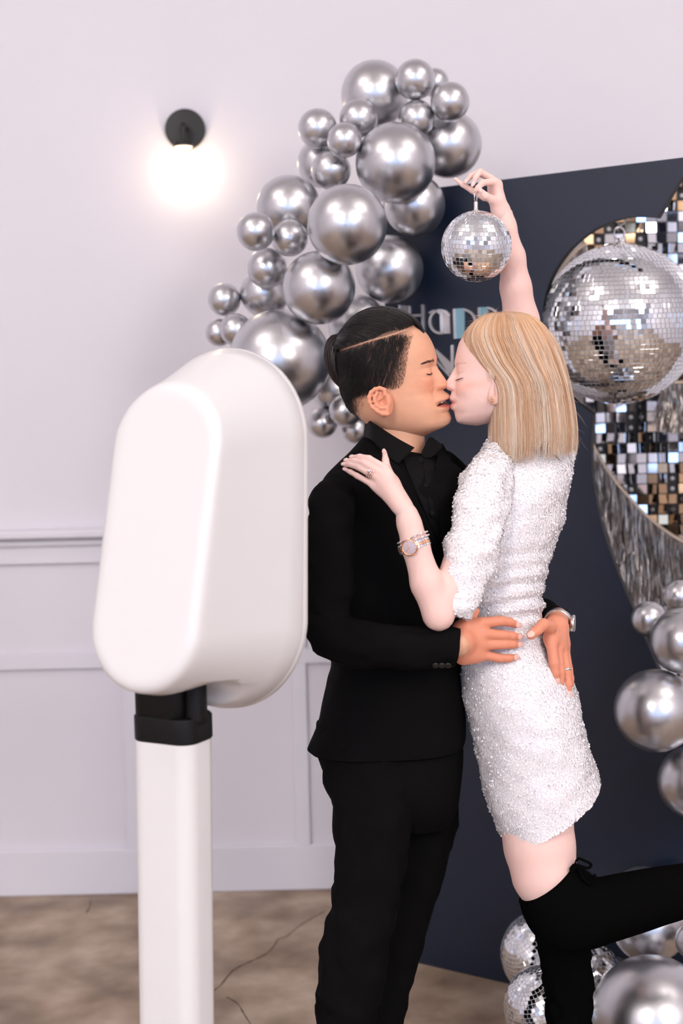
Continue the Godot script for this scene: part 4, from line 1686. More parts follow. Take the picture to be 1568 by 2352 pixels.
	strands(brow, bp, br, bc)
	put("eyebrows", brow.mesh(), hair_mat(), o)
	var teeth := MD.new()
	for j in range(-3, 4):
		var q := H.on(-26.0, j * 5.0)
		box(teeth, H.world(q + Vector3(1.0, 1.0, 0)), Vector3(0.0040, 0.0046, 0.003), 0.001, Basis(H.side, H.up, H.f))
	put("teeth", teeth.mesh(), mat(Color(0.95, 0.93, 0.88), 0.25), o)
	man_hair(o, H)
	man_clothes(o)


func hairline(q: Vector3) -> float:
	# 1 under the hair, fading to 0 on bare skin (head coordinates in pixels)
	var w := absf(q.z)
	var h := 0.0
	if q.z <= 0.0 or q.y > parting(q.x) + 3.0:
		h = smoothstep(128.0, 140.0, q.y + 0.25 * absf(minf(q.z, 0.0)) + 0.1 * maxf(0.0, 70.0 - q.x)) * smoothstep(90.0, 78.0, q.x)
	if q.z > 0.0 and absf(q.y - parting(q.x)) < 1.7:
		return 0.45
	# side: behind a line from the temple down to the sideburn, above the ear, down to the nape
	var line := interp([[-80.0, -62.0], [-45.0, -52.0], [-25.0, -36.0], [0.0, -24.0], [16.0, 0.0], [20.0, 30.0], [24.0, 54.0], [40.0, 64.0], [70.0, 69.0], [100.0, 72.0], [125.0, 76.0], [150.0, 80.0]], q.y)
	var side := smoothstep(line, line - 34.0 - 0.50 * clampf(118.0 - q.y, 0.0, 90.0), q.x)
	if q.y < -62.0:
		side *= smoothstep(-82.0, -62.0, q.y)
	return clampf(maxf(h, side), 0, 1)


func man_hair(o: Node3D, H: Head) -> void:
	var cc := Vector3(-16, 66, 0)
	var rad := Vector3(118, 124, 98)
	var lift := func(p: Vector3, h: float) -> Vector3:         # onto the crown, h pixels proud of it
		if p.y < cc.y:
			var r := H.row(p.y)
			var a: float = absf((r[1] if p.x > r[4] else r[2]) - r[4])
			var m := sqrt(pow((p.x - r[4]) / maxf(a, 1.0), 2.0) + pow(p.z / maxf(r[3], 1.0), 2.0))
			return Vector3(r[4] + (p.x - r[4]) / m * (1.0 + h / 90.0), p.y, p.z / m * (1.0 + h / 90.0))
		var e := (p - cc) / rad
		return cc + (p - cc) / e.length() * (1.0 + h / 110.0)
	var tie := Vector3(-124, 118, 10)
	var paths := []
	var rr := []
	var cols := []
	var dark := [lin(0.075, 0.06, 0.055), lin(0.11, 0.085, 0.075), lin(0.17, 0.125, 0.105)]
	# long hair combed straight back from the hairline to the tie
	for k in 6400:
		var w := rng.randf_range(-74, 66)
		var edge := k > 4200
		var x0 := 86.0 - 0.012 * w * w + rng.randf_range(-1, 1) * 5.0
		if rng.randf() < 0.35:
			x0 -= rng.randf() * 120.0
		var y0 := 128.0 if x0 > 30 else 150.0
		var p: Vector3 = lift.call(Vector3(x0, y0 + 8.0 - absf(w) * 0.08, w), -1.0)
		if edge:                                                # rooted along the parting
			var x := rng.randf_range(-112, 84)
			var y := parting(x) + rng.randf_range(2.5, 16.0) * (1.0 if rng.randf() < 0.7 else 0.3)
			var zz := 1.0 - pow((x - cc.x) / rad.x, 2.0) - pow((y - cc.y) / rad.y, 2.0)
			p = lift.call(Vector3(x, y, rad.z * sqrt(maxf(zz, 0.02))), -3.0)
		if p.z > 0.0 and p.y < parting(p.x) + rng.randf_range(0.0, 2.5):
			continue
		var path := PackedVector3Array()
		var h0 := rng.randf_range(0.0, 7.0)
		var sway := rng.randf_range(-4, 4)
		for j in 14:
			var t := j / 13.0
			var q := p.lerp(tie, t) + Vector3(0, (3.0 if edge else 24.0) * sin(t * PI), (0.0 if edge else sway) * sin(t * PI))
			q = lift.call(q, h0 * sin(minf(t * 5.0, 1.0) * PI * 0.5) * (1.0 - 0.4 * t) + 1.2)
			path.append(H.world(q.lerp(tie + Vector3(0, rng.randf_range(-5, 5), rng.randf_range(-5, 5)), pow(t, 8.0))))
		paths.append(path)
		rr.append(0.00042)
		var c: Color = dark[0].lerp(dark[1], rng.randf())
		if rng.randf() < 0.12:
			c = dark[2]
		cols.append([c, c])
	var md := MD.new()
	strands(md, paths, rr, cols)
	var hair := put("hair", md.mesh(), hair_mat(0.34), o)
	# cropped hair of the side and nape, shorter towards the fade
	paths = []
	rr = []
	cols = []
	for k in 30000:
		var fade := k > 18000                                     # the fine clipped hair of the temple
		var v := rng.randf_range(18, 134) if fade else rng.randf_range(-78, 140)
		var phi := rng.randf_range(0.45, 1.75) if fade else (rng.randf_range(0.4, 3.5) if rng.randf() < 0.75 else rng.randf_range(-3.5, -0.4))
		var r := H.row(v)
		var q := H.local(r, v, phi)
		var d := hairline(q)
		if d < 0.03 or (fade and d > 0.75) or q.z > 0.0 and q.y > parting(q.x) - rng.randf_range(-0.5, 1.5):
			continue
		if rng.randf() > (0.6 if fade else 0.1) + 0.9 * d:
			continue
		# away from the ear
		if q.z > 0 and Vector2(q.x - 3.0, q.y - 2.0).length() < 30.0 and q.y < 26.0 and q.x > -26.0:
			continue
		var length := lerpf(6.0, 19.0, d * d) * rng.randf_range(0.7, 1.2)
		if fade:
			length *= 0.75
		var back := clampf((30.0 - q.x) / 90.0, 0.0, 1.0)
		var dir := Vector3(-0.22 - 0.35 * back + rng.randfn() * 0.12, -1.0, rng.randfn() * 0.1)
		if q.y < 0.0:
			dir.x = 0.25 + rng.randfn() * 0.1
		var nrm := Vector3((q.x - cc.x) / 118.0, maxf(0.0, q.y - cc.y) / 124.0, q.z / 98.0).normalized()
		dir -= nrm * dir.dot(nrm)
		var path := PackedVector3Array()
		for j in 5:
			var t := j / 4.0
			var p2: Vector3 = q + dir * length * t + nrm * (0.3 + (1.5 + 3.0 * d) * t * (1.3 - 0.8 * t))
			if j == 0:
				p2 = q
			path.append(H.world(p2))
		paths.append(path)
		rr.append(0.00011 + 0.00008 * d if fade else lerpf(0.00010, 0.00040, d))
		var c: Color = lin(0.40, 0.30, 0.25).lerp(dark[0], clampf(d * 1.25, 0, 1)).lerp(dark[1], rng.randf() * 0.4)
		cols.append([c, c])
	md = MD.new()
	strands(md, paths, rr, cols)
	put("cropped_hair", md.mesh(), hair_mat(0.5), o)
	# the little ponytail and its band
	md = MD.new()
	var tail := limb_rings([[796, 792, 2.84, 12, 1.0], [786, 786, 2.84, 13, 1.0], [773, 786, 2.84, 17, 1.0], [766, 802, 2.84, 18, 1.1], [764, 826, 2.84, 17, 1.2], [768, 850, 2.84, 14, 1.2], [776, 874, 2.84, 9, 1.1], [786, 894, 2.84, 2, 1.0]], 6, 24)
	loft(md, tail, true, true, lin(0.09, 0.07, 0.06))
	paths = []
	rr = []
	cols = []
	for k in 900:
		var j0 := rng.randi_range(0, 23)
		var path := PackedVector3Array()
		var off := rng.randf_range(0.85, 1.12)
		var e := rng.randi_range(tail.size() - 14, tail.size() - 1)
		for j in range(2, e, 2):
			var m := Vector3.ZERO
			for p in tail[j]:
				m += p / 24.0
			path.append(m + (tail[j][j0] - m) * off * (1.0 + 0.08 * sin(j * 0.2 + k)) + Vector3(rng.randfn(), rng.randfn(), rng.randfn()) * 0.0003)
		paths.append(path)
		rr.append(0.0004)
		var c: Color = dark[0].lerp(dark[2], rng.randf())
		cols.append([c, c.lerp(lin(0.30, 0.21, 0.16), 0.6)])
	strands(md, paths, rr, cols)
	put("ponytail", md.mesh(), hair_mat(0.4), o)
	md = MD.new()
	var tc := at(786, 787, 2.84)
	torus(md, tc, (at(798, 792, 2.84) - at(776, 780, 2.84)).normalized(), 0.0125, 0.003, 24, 8)
	put("hair_tie", md.mesh(), mat(Color(0.12, 0.12, 0.13), 0.4), o)


func parting(x: float) -> float:
	return interp([[-130.0, 100.0], [-84.0, 112.0], [-46.0, 122.0], [-4.0, 132.0], [40.0, 142.0], [78.0, 152.0], [110.0, 163.0]], x)


func man_clothes(o: Node3D) -> void:
	var cloth := mat(Color(0.06, 0.058, 0.06), 0.9)
	cloth.metallic_specular = 0.13
	var shirt := mat(Color(0.05, 0.05, 0.056), 0.7)
	shirt.metallic_specular = 0.2
	var btn := mat(Color(0.045, 0.045, 0.05), 0.7)
	btn.metallic_specular = 0.25
	var nz := noise(9.0, 3, 2)
	var fold := noise(14.0, 8, 2)
	var jk := MD.new()
	loft(jk, crumple(shape_rows(MAN_TORSO, 8, 72, 2.4), nz, 0.006))
	var jacket := put("jacket", jk.mesh(), cloth, o)
	var sl := MD.new()
	loft(sl, crumple(limb_rings([[800, 1100, 2.77, 26, 0.9], [780, 1122, 2.735, 42, 0.9], [766, 1150, 2.70, 52, 0.95], [759, 1190, 2.67, 56, 0.95], [755, 1260, 2.655, 58, 0.95], [752, 1350, 2.645, 57, 0.95], [751, 1410, 2.64, 55, 0.95], [764, 1456, 2.632, 57, 0.95], [808, 1476, 2.622, 55, 0.95], [880, 1482, 2.612, 52, 0.95], [970, 1485, 2.61, 49, 0.95], [1030, 1487, 2.612, 46, 0.95], [1048, 1489, 2.613, 44, 0.95]], 7, 48), fold, 0.008, Vector3(0.8, 1.6, 1.0)))
	put("sleeve", sl.mesh(), cloth, o)
	sl = MD.new()
	loft(sl, crumple(limb_rings([[1000, 1068, 2.955, 44, 1.0], [1030, 1110, 2.985, 54, 1.0], [1070, 1220, 3.02, 54, 1.0], [1120, 1330, 3.04, 52, 1.0], [1180, 1378, 3.0, 46, 1.0], [1240, 1408, 2.93, 36, 1.0], [1270, 1424, 2.88, 31, 1.0], [1280, 1430, 2.86, 30, 1.0]], 7, 40), fold, 0.008))
	put("sleeve", sl.mesh(), cloth, o)
	# lapels, shirt front and collar lie on the chest
	var surf := man_surf
	var p := MD.new()
	patch(p, [[922, 1050], [932, 1072], [948, 1112], [975, 1180], [1005, 1240]], [[985, 1046], [1000, 1070], [1012, 1110], [1020, 1180], [1015, 1240]], surf, 10, 0.006, 0.004)
	var sh := put("shirt", p.mesh(), shirt, o)
	p = MD.new()
	patch(p, [[968, 1042], [974, 1080], [980, 1130], [990, 1190]], [[978, 1040], [990, 1080], [997, 1130], [1003, 1190]], surf, 3, 0.0085, 0.003)
	put("placket", p.mesh(), shirt, o)
	for b in [[966, 1056], [979, 1114], [992, 1178]]:
		p = MD.new()
		var q: Vector3 = man_surf(Vector2(b[0], b[1]), 0.011)
		lathe(p, q - cam_b.z * 0.001, cam_b.z, [[0.0052, 0], [0.0056, 0.0012], [0.0042, 0.0020], [0.0034, 0.0014], [0.0, 0.0014]], 18)
		put("button", p.mesh(), btn, o)
	# near lapel and jacket collar
	p = MD.new()
	patch(p, [[846, 990], [838, 1020], [850, 1050], [872, 1090], [905, 1150], [950, 1215], [990, 1265]], [[862, 985], [895, 1035], [925, 1085], [950, 1130], [975, 1180], [995, 1225], [1005, 1270]], surf, 8, 0.014, 0.006)
	put("lapel", p.mesh(), cloth, o)
	p = MD.new()
	patch(p, [[1008, 1020], [1000, 1070], [1006, 1120], [1012, 1180], [1010, 1265]], [[1016, 1018], [1034, 1050], [1044, 1100], [1040, 1170], [1016, 1265]], surf, 8, 0.012, 0.006)
	put("lapel", p.mesh(), cloth, o)
	# shirt collar leaves: bands round the neck, front points down
	p = MD.new()
	var leaf := func(pm: MD, up_line: Array, low_line: Array) -> void:
		var rings := []
		var n := 18
		for k in n + 1:
			var t := float(k) / n
			var a := poly3(up_line, t)
			var b := poly3(low_line, t)
			var ring := PackedVector3Array()
			for j in 7:
				var e := a.lerp(b, j / 6.0) + cam_b.z * 0.004 * sin(PI * j / 6.0)
				ring.append(e)
			for j in range(6, -1, -1):
				ring.append(a.lerp(b, j / 6.0) - cam_b.z * 0.0025)
			rings.append(ring)
		loft(pm, rings)
	leaf.call(p, [[838, 966, 2.87], [841, 964, 2.84], [852, 968, 2.795], [880, 986, 2.764], [915, 1008, 2.742], [952, 1028, 2.738]], [[834, 1004, 2.88], [838, 1004, 2.84], [851, 1009, 2.775], [872, 1030, 2.738], [893, 1050, 2.716], [915, 1065, 2.704]])
	put("shirt_collar", p.mesh(), shirt, o)
	p = MD.new()
	leaf.call(p, [[968, 1038, 2.745], [976, 1022, 2.76], [984, 1006, 2.79], [992, 1004, 2.83]], [[972, 1052, 2.735], [990, 1050, 2.74], [1012, 1032, 2.77], [1016, 1022, 2.82]])
	put("shirt_collar", p.mesh(), shirt, o)
	# trousers: seat and two legs
	var t := MD.new()
	loft(t, shape_rows([[726, 1660, 1058, 1660, 0, 2.84, 0.135], [724, 1715, 1062, 1715, 0, 2.84, 0.135], [734, 1750, 1062, 1750, 0, 2.84, 0.135], [752, 1800, 1057, 1800, 0, 2.84, 0.13], [764, 1850, 1050, 1850, 0, 2.84, 0.11], [790, 1900, 1030, 1900, 0, 2.84, 0.07]], 6, 48, 2.4))
	loft(t, crumple(limb_rings([[862, 1720, 2.78, 118, 0.8], [860, 1790, 2.775, 112, 0.85], [858, 1860, 2.77, 98, 0.95], [850, 1950, 2.765, 87, 1.0], [843, 2050, 2.76, 79, 1.0], [835, 2095, 2.76, 76, 1.0], [822, 2145, 2.76, 77, 1.0], [812, 2200, 2.765, 77, 1.0], [802, 2280, 2.77, 74, 1.0], [795, 2352, 2.775, 68, 1.0], [788, 2520, 2.78, 60, 1.0], [784, 2660, 2.78, 58, 1.0]], 6, 40), fold, 0.01))
	loft(t, crumple(limb_rings([[955, 1720, 2.91, 106, 0.9], [955, 1790, 2.91, 104, 0.9], [954, 1860, 2.91, 98, 0.95], [950, 1950, 2.91, 84, 1.0], [942, 2010, 2.91, 78, 1.0], [922, 2085, 2.91, 68, 1.0], [908, 2145, 2.91, 66, 1.0], [893, 2200, 2.91, 65, 1.0], [877, 2270, 2.91, 64, 1.0], [864, 2352, 2.91, 63, 1.0], [852, 2520, 2.91, 58, 1.0], [846, 2660, 2.91, 56, 1.0]], 6, 40), fold, 0.008))
	put("trousers", t.mesh(), cloth, o)
	for q in [[788, 2.78], [850, 2.91]]:
		var sm := MD.new()
		var an := at(q[0], 2600, q[1])
		var rings := []
		for st in [[-0.10, 0.0, 0.03, 0.05], [-0.09, 0.0, 0.042, 0.075], [-0.03, 0.0, 0.044, 0.085], [0.06, 0.0, 0.046, 0.062], [0.13, 0.0, 0.05, 0.045], [0.18, 0.0, 0.04, 0.036], [0.195, 0.0, 0.02, 0.026]]:
			var ring := PackedVector3Array()
			for k in 20:
				var a := TAU * k / 20
				ring.append(Vector3(an.x + st[0], maxf(0.0, sin(a)) * st[3] + 0.001 + (0.012 if sin(a) > 0 else 0.0), an.z + cos(a) * st[2]))
			rings.append(ring)
		loft(sm, rings)
		put("shoe", sm.mesh(), mat(Color(0.05, 0.05, 0.05), 0.3), o)
	# pocket flap on the hip, cuff buttons, wristwatch and wedding band
	p = MD.new()
	for k in 3:
		var q2 := at(1000 + k * 14, 1528, 2.572)
		lathe(p, q2, (cam_b.z - cam_b.y * 0.7).normalized(), [[0.0058, 0], [0.006, 0.0015], [0.004, 0.0025], [0.0, 0.002]], 14)
	put("cuff_button", p.mesh(), mat(Color(0.05, 0.05, 0.055), 0.5), o)
	p = MD.new()
	var wc := at(1281, 1430, 2.815)
	var wax := (at(1290, 1405, 2.86) - at(1278, 1442, 2.77)).normalized()
	torus(p, wc, wax, 0.0255, 0.004, 32, 8, Color.WHITE, 1.9)
	var watch := put("wristwatch", p.mesh(), M.silver, o)
	p = MD.new()
	var out := (cam_b.x + cam_b.z * 0.15).normalized()
	out = (out - wax * out.dot(wax)).normalized()
	lathe(p, wc + out * 0.0245, out, [[0.015, 0], [0.0175, 0.002], [0.0175, 0.007], [0.0155, 0.009], [0.0145, 0.008], [0, 0.008]], 32)
	put("watch_case", p.mesh(), M.silver, watch).position = Vector3.ZERO
	p = MD.new()
	var a2 := A([1300.5, 1538, 2.7235])
	torus(p, a2, (A([1301, 1545, 2.722]) - A([1291, 1490, 2.732])).normalized(), 0.0089, 0.0016, 24, 8, Color.WHITE, 1.6)
	put("wedding_band", p.mesh(), M.silver, o)


func poly3(l: Array, t: float) -> Vector3:
	var x := t * (l.size() - 1)
	var k := mini(int(x), l.size() - 2)
	return crom(A(l[maxi(k - 1, 0)]), A(l[k]), A(l[k + 1]), A(l[mini(k + 2, l.size() - 1)]), x - k)


# ---------------------------------------------------------------- the woman
const DRESS := [
	[1128, 1000, 1196, 1000, 0, 2.80, 0.036],
	[1120, 1015, 1215, 1012, 0, 2.80, 0.05],
	[1112, 1030, 1306, 1026, 0, 2.80, 0.07],
	[1092, 1055, 1313, 1045, 0, 2.80, 0.095],
	[1070, 1090, 1311, 1090, 0, 2.80, 0.12],
	[1050, 1140, 1298, 1140, 0, 2.80, 0.132],
	[1030, 1195, 1289, 1190, 0, 2.80, 0.13],
	[1016, 1250, 1274, 1240, 0, 2.80, 0.125],
	[1024, 1300, 1257, 1290, 0, 2.80, 0.118],
	[1042, 1350, 1249, 1340, 0, 2.80, 0.112],
	[1056, 1400, 1243, 1386, 2, 2.80, 0.11],
	[1058, 1450, 1240, 1430, 4, 2.80, 0.113],
	[1054, 1500, 1254, 1480, 6, 2.80, 0.122],
	[1057, 1550, 1294, 1530, 8, 2.80, 0.132],
	[1064, 1600, 1320, 1590, 10, 2.80, 0.137],
	[1075, 1650, 1333, 1640, 14, 2.80, 0.138],
	[1088, 1700, 1345, 1690, 18, 2.80, 0.137],
	[1100, 1760, 1356, 1728, 26, 2.80, 0.135],
	[1112, 1812, 1364, 1752, 32, 2.80, 0.132],
	[1127, 1864, 1370, 1766, 40, 2.80, 0.13],
	[1139, 1901, 1373, 1774, 46, 2.80, 0.128]]
const BOB := [
	[1150, 717, 1180, 717, 0, 2.80, 0.004],
	[1124, 721, 1200, 720, 0, 2.80, 0.02],
	[1106, 727, 1213, 725, 0, 2.80, 0.036],
	[1091, 737, 1229, 735, 0, 2.80, 0.054],
	[1076, 752, 1245, 750, 0, 2.80, 0.067],
	[1068, 764, 1255, 764, 0, 2.80, 0.075],
	[1062, 782, 1267, 780, 0, 2.80, 0.083],
	[1065, 802, 1278, 800, 0, 2.80, 0.088],
	[1073, 822, 1286, 820, 0, 2.80, 0.091],
	[1085, 843, 1292, 842, 0, 2.80, 0.093],
	[1103, 866, 1298, 865, 0, 2.80, 0.094],
	[1118, 886, 1303, 885, 0, 2.80, 0.095],
	[1126, 915, 1309, 915, 0, 2.80, 0.095],
	[1126, 950, 1315, 950, 2, 2.795, 0.097],
	[1126, 1004, 1319, 992, 10, 2.785, 0.104],
	[1124, 1032, 1316, 1012, 24, 2.78, 0.107]]
const SLEEVE := [[1150, 1052, 2.75, 36, 0.9], [1130, 1080, 2.70, 52, 0.9], [1114, 1125, 2.665, 60, 0.9], [1102, 1180, 2.645, 60, 0.9], [1090, 1235, 2.635, 61, 0.9], [1075, 1290, 2.627, 59, 0.9], [1060, 1340, 2.618, 54, 0.9], [1048, 1385, 2.612, 46, 0.92], [1041, 1412, 2.610, 38, 0.95]]


func woman() -> void:
	var base := at(1230, 2700, 2.84)
	var o := thing("person", "blonde woman in a short white sequin dress and black thigh boots, one arm raised", "person", Vector3(base.x, 0, base.z))
	var skin := lin(0.945, 0.80, 0.755)
	var red := lin(0.92, 0.66, 0.61)
	var body := MD.new()
	var s := Sdf.new()
	var k := 2.80 / FOCAL
	s.cap(at(1168, 940, 2.80), at(1172, 1040, 2.80), 46 * k, 44 * k, 0.02)
	s.cap(at(1176, 1050, 2.80), at(1180, 1100, 2.80), 38 * k, 0.05, 0.02)
	s.cap(at(1178, 1110, 2.80), at(1150, 1400, 2.80), 0.06, 0.07, 0.03)
	s.cap(at(1150, 1400, 2.80), at(1195, 1640, 2.80), 0.07, 0.09, 0.03)
	# near arm, bent up to his shoulder
	s.chain([at(1170, 1120, 2.78), at(1128, 1110, 2.70), at(1085, 1230, 2.64), at(1008, 1411, 2.592)], [0.03, 0.036, 0.038, 0.0265], 0.012)
	s.chain([at(1006, 1413, 2.588), at(980, 1340, 2.588), at(953, 1252, 2.588), at(940, 1205, 2.590), at(934, 1180, 2.592)], [0.0275, 0.0285, 0.0245, 0.021, 0.02], 0.012)
	# far arm, raised behind her head
	s.chain([at(1215, 1060, 2.90), at(1228, 900, 2.96), at(1196, 735, 2.94), at(1184, 660, 2.92), at(1176, 590, 2.90), at(1163, 520, 2.885), at(1157, 492, 2.88)], [0.045, 0.042, 0.036, 0.031, 0.0255, 0.0185, 0.0178], 0.012)
	# near thigh and knee; far thigh
	s.chain([at(1190, 1650, 2.80), at(1228, 1860, 2.77), at(1239, 1945, 2.745), at(1250, 2010, 2.735), at(1274, 2080, 2.72)], [0.085, 0.073, 0.067, 0.0605, 0.046], 0.012)
	s.chain([at(1276, 2088, 2.72), at(1400, 2085, 2.73), at(1560, 2046, 2.74), at(1740, 1995, 2.76)], [0.044, 0.046, 0.038, 0.03], 0.012)
	s.chain([at(1215, 1650, 2.87), at(1252, 1950, 2.90), at(1290, 2150, 2.90), at(1302, 2250, 2.90), at(1300, 2640, 2.90)], [0.075, 0.048, 0.042, 0.04, 0.028], 0.012)
	s.build(body, 0.0065, skin)
	# head in profile
	var H := Head.new()
	H.host = self
	H.f = -cam_b.x
	H.up = cam_b.y
	H.side = cam_b.z
	H.o = at(1110, 880, 2.80)
	H.k = k
	var conv := func(tab: Array) -> Array:
		var out := []
		for p in tab:
			out.append([880.0 - p[1], 1110.0 - p[0]])
		out.reverse()
		return out
	H.F = conv.call([[1160, 722], [1122, 727], [1098, 737], [1080, 750], [1070, 763], [1063, 773], [1054, 787], [1048.7, 806], [1045.5, 821], [1043.6, 833], [1044.4, 841], [1039.5, 851.5], [1032, 864.5], [1026, 874.5], [1023.6, 881], [1023.2, 886], [1024.6, 891.5], [1029, 896], [1036, 898.8], [1036, 902], [1034.2, 907], [1032.0, 913], [1032.4, 918.5], [1036, 923], [1037.5, 926], [1034.4, 930], [1033.4, 934], [1035.6, 939], [1041.5, 943.5], [1044.6, 950], [1046.4, 960], [1049.5, 968.5], [1058, 973], [1072, 975.6], [1090, 977]])
	H.C = conv.call([[1160, 722], [1122, 727], [1098, 737], [1080, 750], [1070, 763], [1063, 773], [1054.5, 787], [1049.5, 806], [1047.5, 821], [1047, 833], [1047.5, 841], [1047, 852], [1046, 864], [1044.5, 875], [1043, 886], [1042, 896], [1041, 907], [1040.5, 918], [1041.5, 926], [1042.5, 934], [1045, 943], [1048.5, 952], [1050, 960], [1053, 968], [1060, 973], [1073, 975.6], [1090, 977]])
	H.B = conv.call([[1172, 722], [1205, 729], [1228, 742], [1245, 765], [1256, 800], [1258, 850], [1246, 890], [1226, 915], [1200, 935], [1172, 952], [1145, 964], [1118, 973], [1098, 977]])
	H.X = conv.call([[1166, 722], [1158, 800], [1152, 880], [1138, 920], [1118, 950], [1096, 970], [1094, 977]])
	H.W = []
	for p in [[722, 5], [725, 22], [731, 40], [742, 57], [760, 70], [790, 80], [820, 83], [850, 82], [880, 79], [905, 75], [925, 69], [942, 60], [956, 49], [966, 36], [973, 22], [977, 6]]:
		H.W.append([880.0 - p[0], p[1]])
	H.W.reverse()
	H.N = []
	for p in [[790, 40], [833, 20], [843, 8.5], [858, 9], [872, 11.5], [884, 14.5], [893, 13], [899, 14], [906, 17], [914, 18], [926, 19], [936, 17], [944, 18], [955, 22], [972, 26]]:
		H.N.append([880.0 - p[0], p[1]])
	H.N.reverse()
	H.lo = 880.0 - 977.0
	H.hi = 880.0 - 722.0
	var ve := 10.0
	H.bumps = [[ve + 2, 18, 9, 9, -4.2], [ve, 33, 6.5, 12, 3.4], [ve + 9, 33, 2.6, 14, -1.5], [ve + 26, 30, 7, 18, 1.4], [ve - 9, 33, 3, 13, -0.9], [-18, 44, 14, 18, 3.0], [-9, 12.5, 6, 4.6, 4.2], [-9, 20, 7, 3.2, -2.2], [-17.5, 7.5, 2.2, 3.4, -3.2],
		[-38, 40, 12, 14, -2.2], [-46, 20, 7, 6, -2.0], [-30, 26, 12, 5, -1.4, -0.5], [-74, 0, 9, 15, 1.0], [24, 62, 16, 14, -1.5]]
	var lipc := lin(0.87, 0.50, 0.49)
	var brow := lin(0.80, 0.62, 0.50)
	var tint := func(q: Vector3, _phi: float) -> Color:
		var c := skin.lerp(lin(0.93, 0.70, 0.63), clampf(0.85 * gauss((q.y + 14 - (absf(q.z) - 50.0) * 0.25) / 11.0) * gauss((absf(q.z) - 54) / 24.0), 0, 1))
		c = c.lerp(red, 0.45 * gauss((q.y + 6) / 10.0) * gauss(q.z / 12.0))
		if q.x > 50.0 and absf(q.z) < 22.0:
			var mouth := -46.0 - 0.004 * q.z * q.z
			var wide := maxf(1.0 - pow(absf(q.z) / 20.0, 2.0), 0.0)
			var up_t := mouth + 12.0 * wide
			var lo_t := mouth - 14.0 * wide
			if q.y < up_t + 1.2 and q.y > lo_t - 1.2:
				c = c.lerp(lipc, clampf(minf(up_t + 1.2 - q.y, q.y - lo_t + 1.2) / 2.5, 0, 1) * 0.8)
			if absf(q.y - mouth) < 1.0 * wide:
				c = c.lerp(lin(0.45, 0.14, 0.14), 0.7)
		# brow
		var bt := (absf(q.z) - 12.0) / 40.0
		if q.x > 20 and bt > 0 and bt < 1:
			c = c.lerp(brow, 0.55 * gauss((q.y - (41.0 + 5.0 * bt - 6.0 * bt * bt)) / (3.0 - 1.6 * bt)))
		return c
	H.build(body, tint)
	# ear, half under the hair
	var es := Sdf.new()
	var de := 2.735
	es.ball(at(1140, 898, de + 0.005), cam_b, Vector3(15 * k, 27 * k, 5 * k), 0.003)
	es.ball(at(1136, 920, de + 0.004), cam_b, Vector3(9 * k, 10 * k, 5 * k), 0.004)
	es.ball(at(1139, 898, de - 0.002), cam_b, Vector3(6 * k, 11 * k, 6 * k), 0.003, true)
	es.cap(at(1131, 874, de), at(1142, 868, de), 3.4 * k, 3.4 * k, 0.003)
	es.cap(at(1131, 874, de), at(1132, 884, de), 3.4 * k, 3 * k, 0.003)
	es.cap(at(1131, 892, de + 0.001), at(1130, 904, de + 0.001), 4.2 * k, 4.2 * k, 0.005)
	es.cap(at(1128, 915, de + 0.004), at(1128, 885, de + 0.008), 8 * k, 8 * k, 0.006)
	es.build(body, 0.0016, skin.lerp(red, 0.35))
	# near hand on his shoulder, nails towards the lens
	var fa := [
		[[893, 1092, 2.592, 12], [884, 1075, 2.594, 8.6], [847, 1053, 2.604, 7.4], [826, 1049, 2.615, 6.6], [810, 1050, 2.626, 5.0]],
		[[889, 1102, 2.590, 12], [876, 1088, 2.590, 8.6], [834, 1063, 2.600, 7.4], [812, 1058, 2.611, 6.5], [797, 1058, 2.622, 5.0]],
		[[882, 1112, 2.592, 12], [866, 1098, 2.592, 8.4], [825, 1074, 2.602, 7.2], [805, 1067, 2.612, 6.3], [791, 1067, 2.622, 4.8]],
		[[874, 1124, 2.598, 11], [853, 1111, 2.600, 7.8], [820, 1093, 2.608, 6.6], [805, 1084, 2.615, 5.8], [794, 1079, 2.623, 4.5]],
		[[905, 1110, 2.606, 12], [889, 1078, 2.606, 9.5], [885, 1056, 2.604, 7.6], [883, 1038, 2.600, 5.0]]]
	hand(body, [[943, 1215, 2.589, 23], [934, 1180, 2.592, 21]], fa, [[[926, 1168, 2.594, 19], [890, 1096, 2.594, 13]], [[922, 1164, 2.592, 18], [884, 1104, 2.591, 13]], [[916, 1160, 2.594, 17], [876, 1112, 2.594, 12]], [[910, 1158, 2.598, 14], [864, 1118, 2.600, 10]], [[930, 1160, 2.600, 16], [903, 1106, 2.604, 12]]], 0.008, skin)
	# far hand pinching the ring of the mirror ball
	var fd := [
		[[1140, 424, 2.870, 13], [1135, 417, 2.862, 9.6], [1108, 420, 2.846, 8.0], [1097, 432, 2.845, 7.2], [1091, 443, 2.848, 5.6]],
		[[1136, 420, 2.885, 12], [1126, 409, 2.880, 9.4], [1102, 394, 2.868, 7.8], [1092, 408, 2.862, 7.0], [1087, 423, 2.862, 5.2]],
		[[1130, 418, 2.898, 12], [1120, 406, 2.898, 9.0], [1097, 397, 2.888, 7.6], [1081, 404, 2.884, 6.8], [1072, 416, 2.884, 5.0]],
		[[1132, 452, 2.902, 11], [1112, 454, 2.902, 8.6], [1084, 438, 2.898, 7.4], [1062, 424, 2.896, 6.6], [1045, 411, 2.894, 4.6]],
		[[1146, 466, 2.868, 13], [1128, 458, 2.852, 10.5], [1115, 450, 2.842, 9.0], [1104, 439, 2.838, 7.0]]]
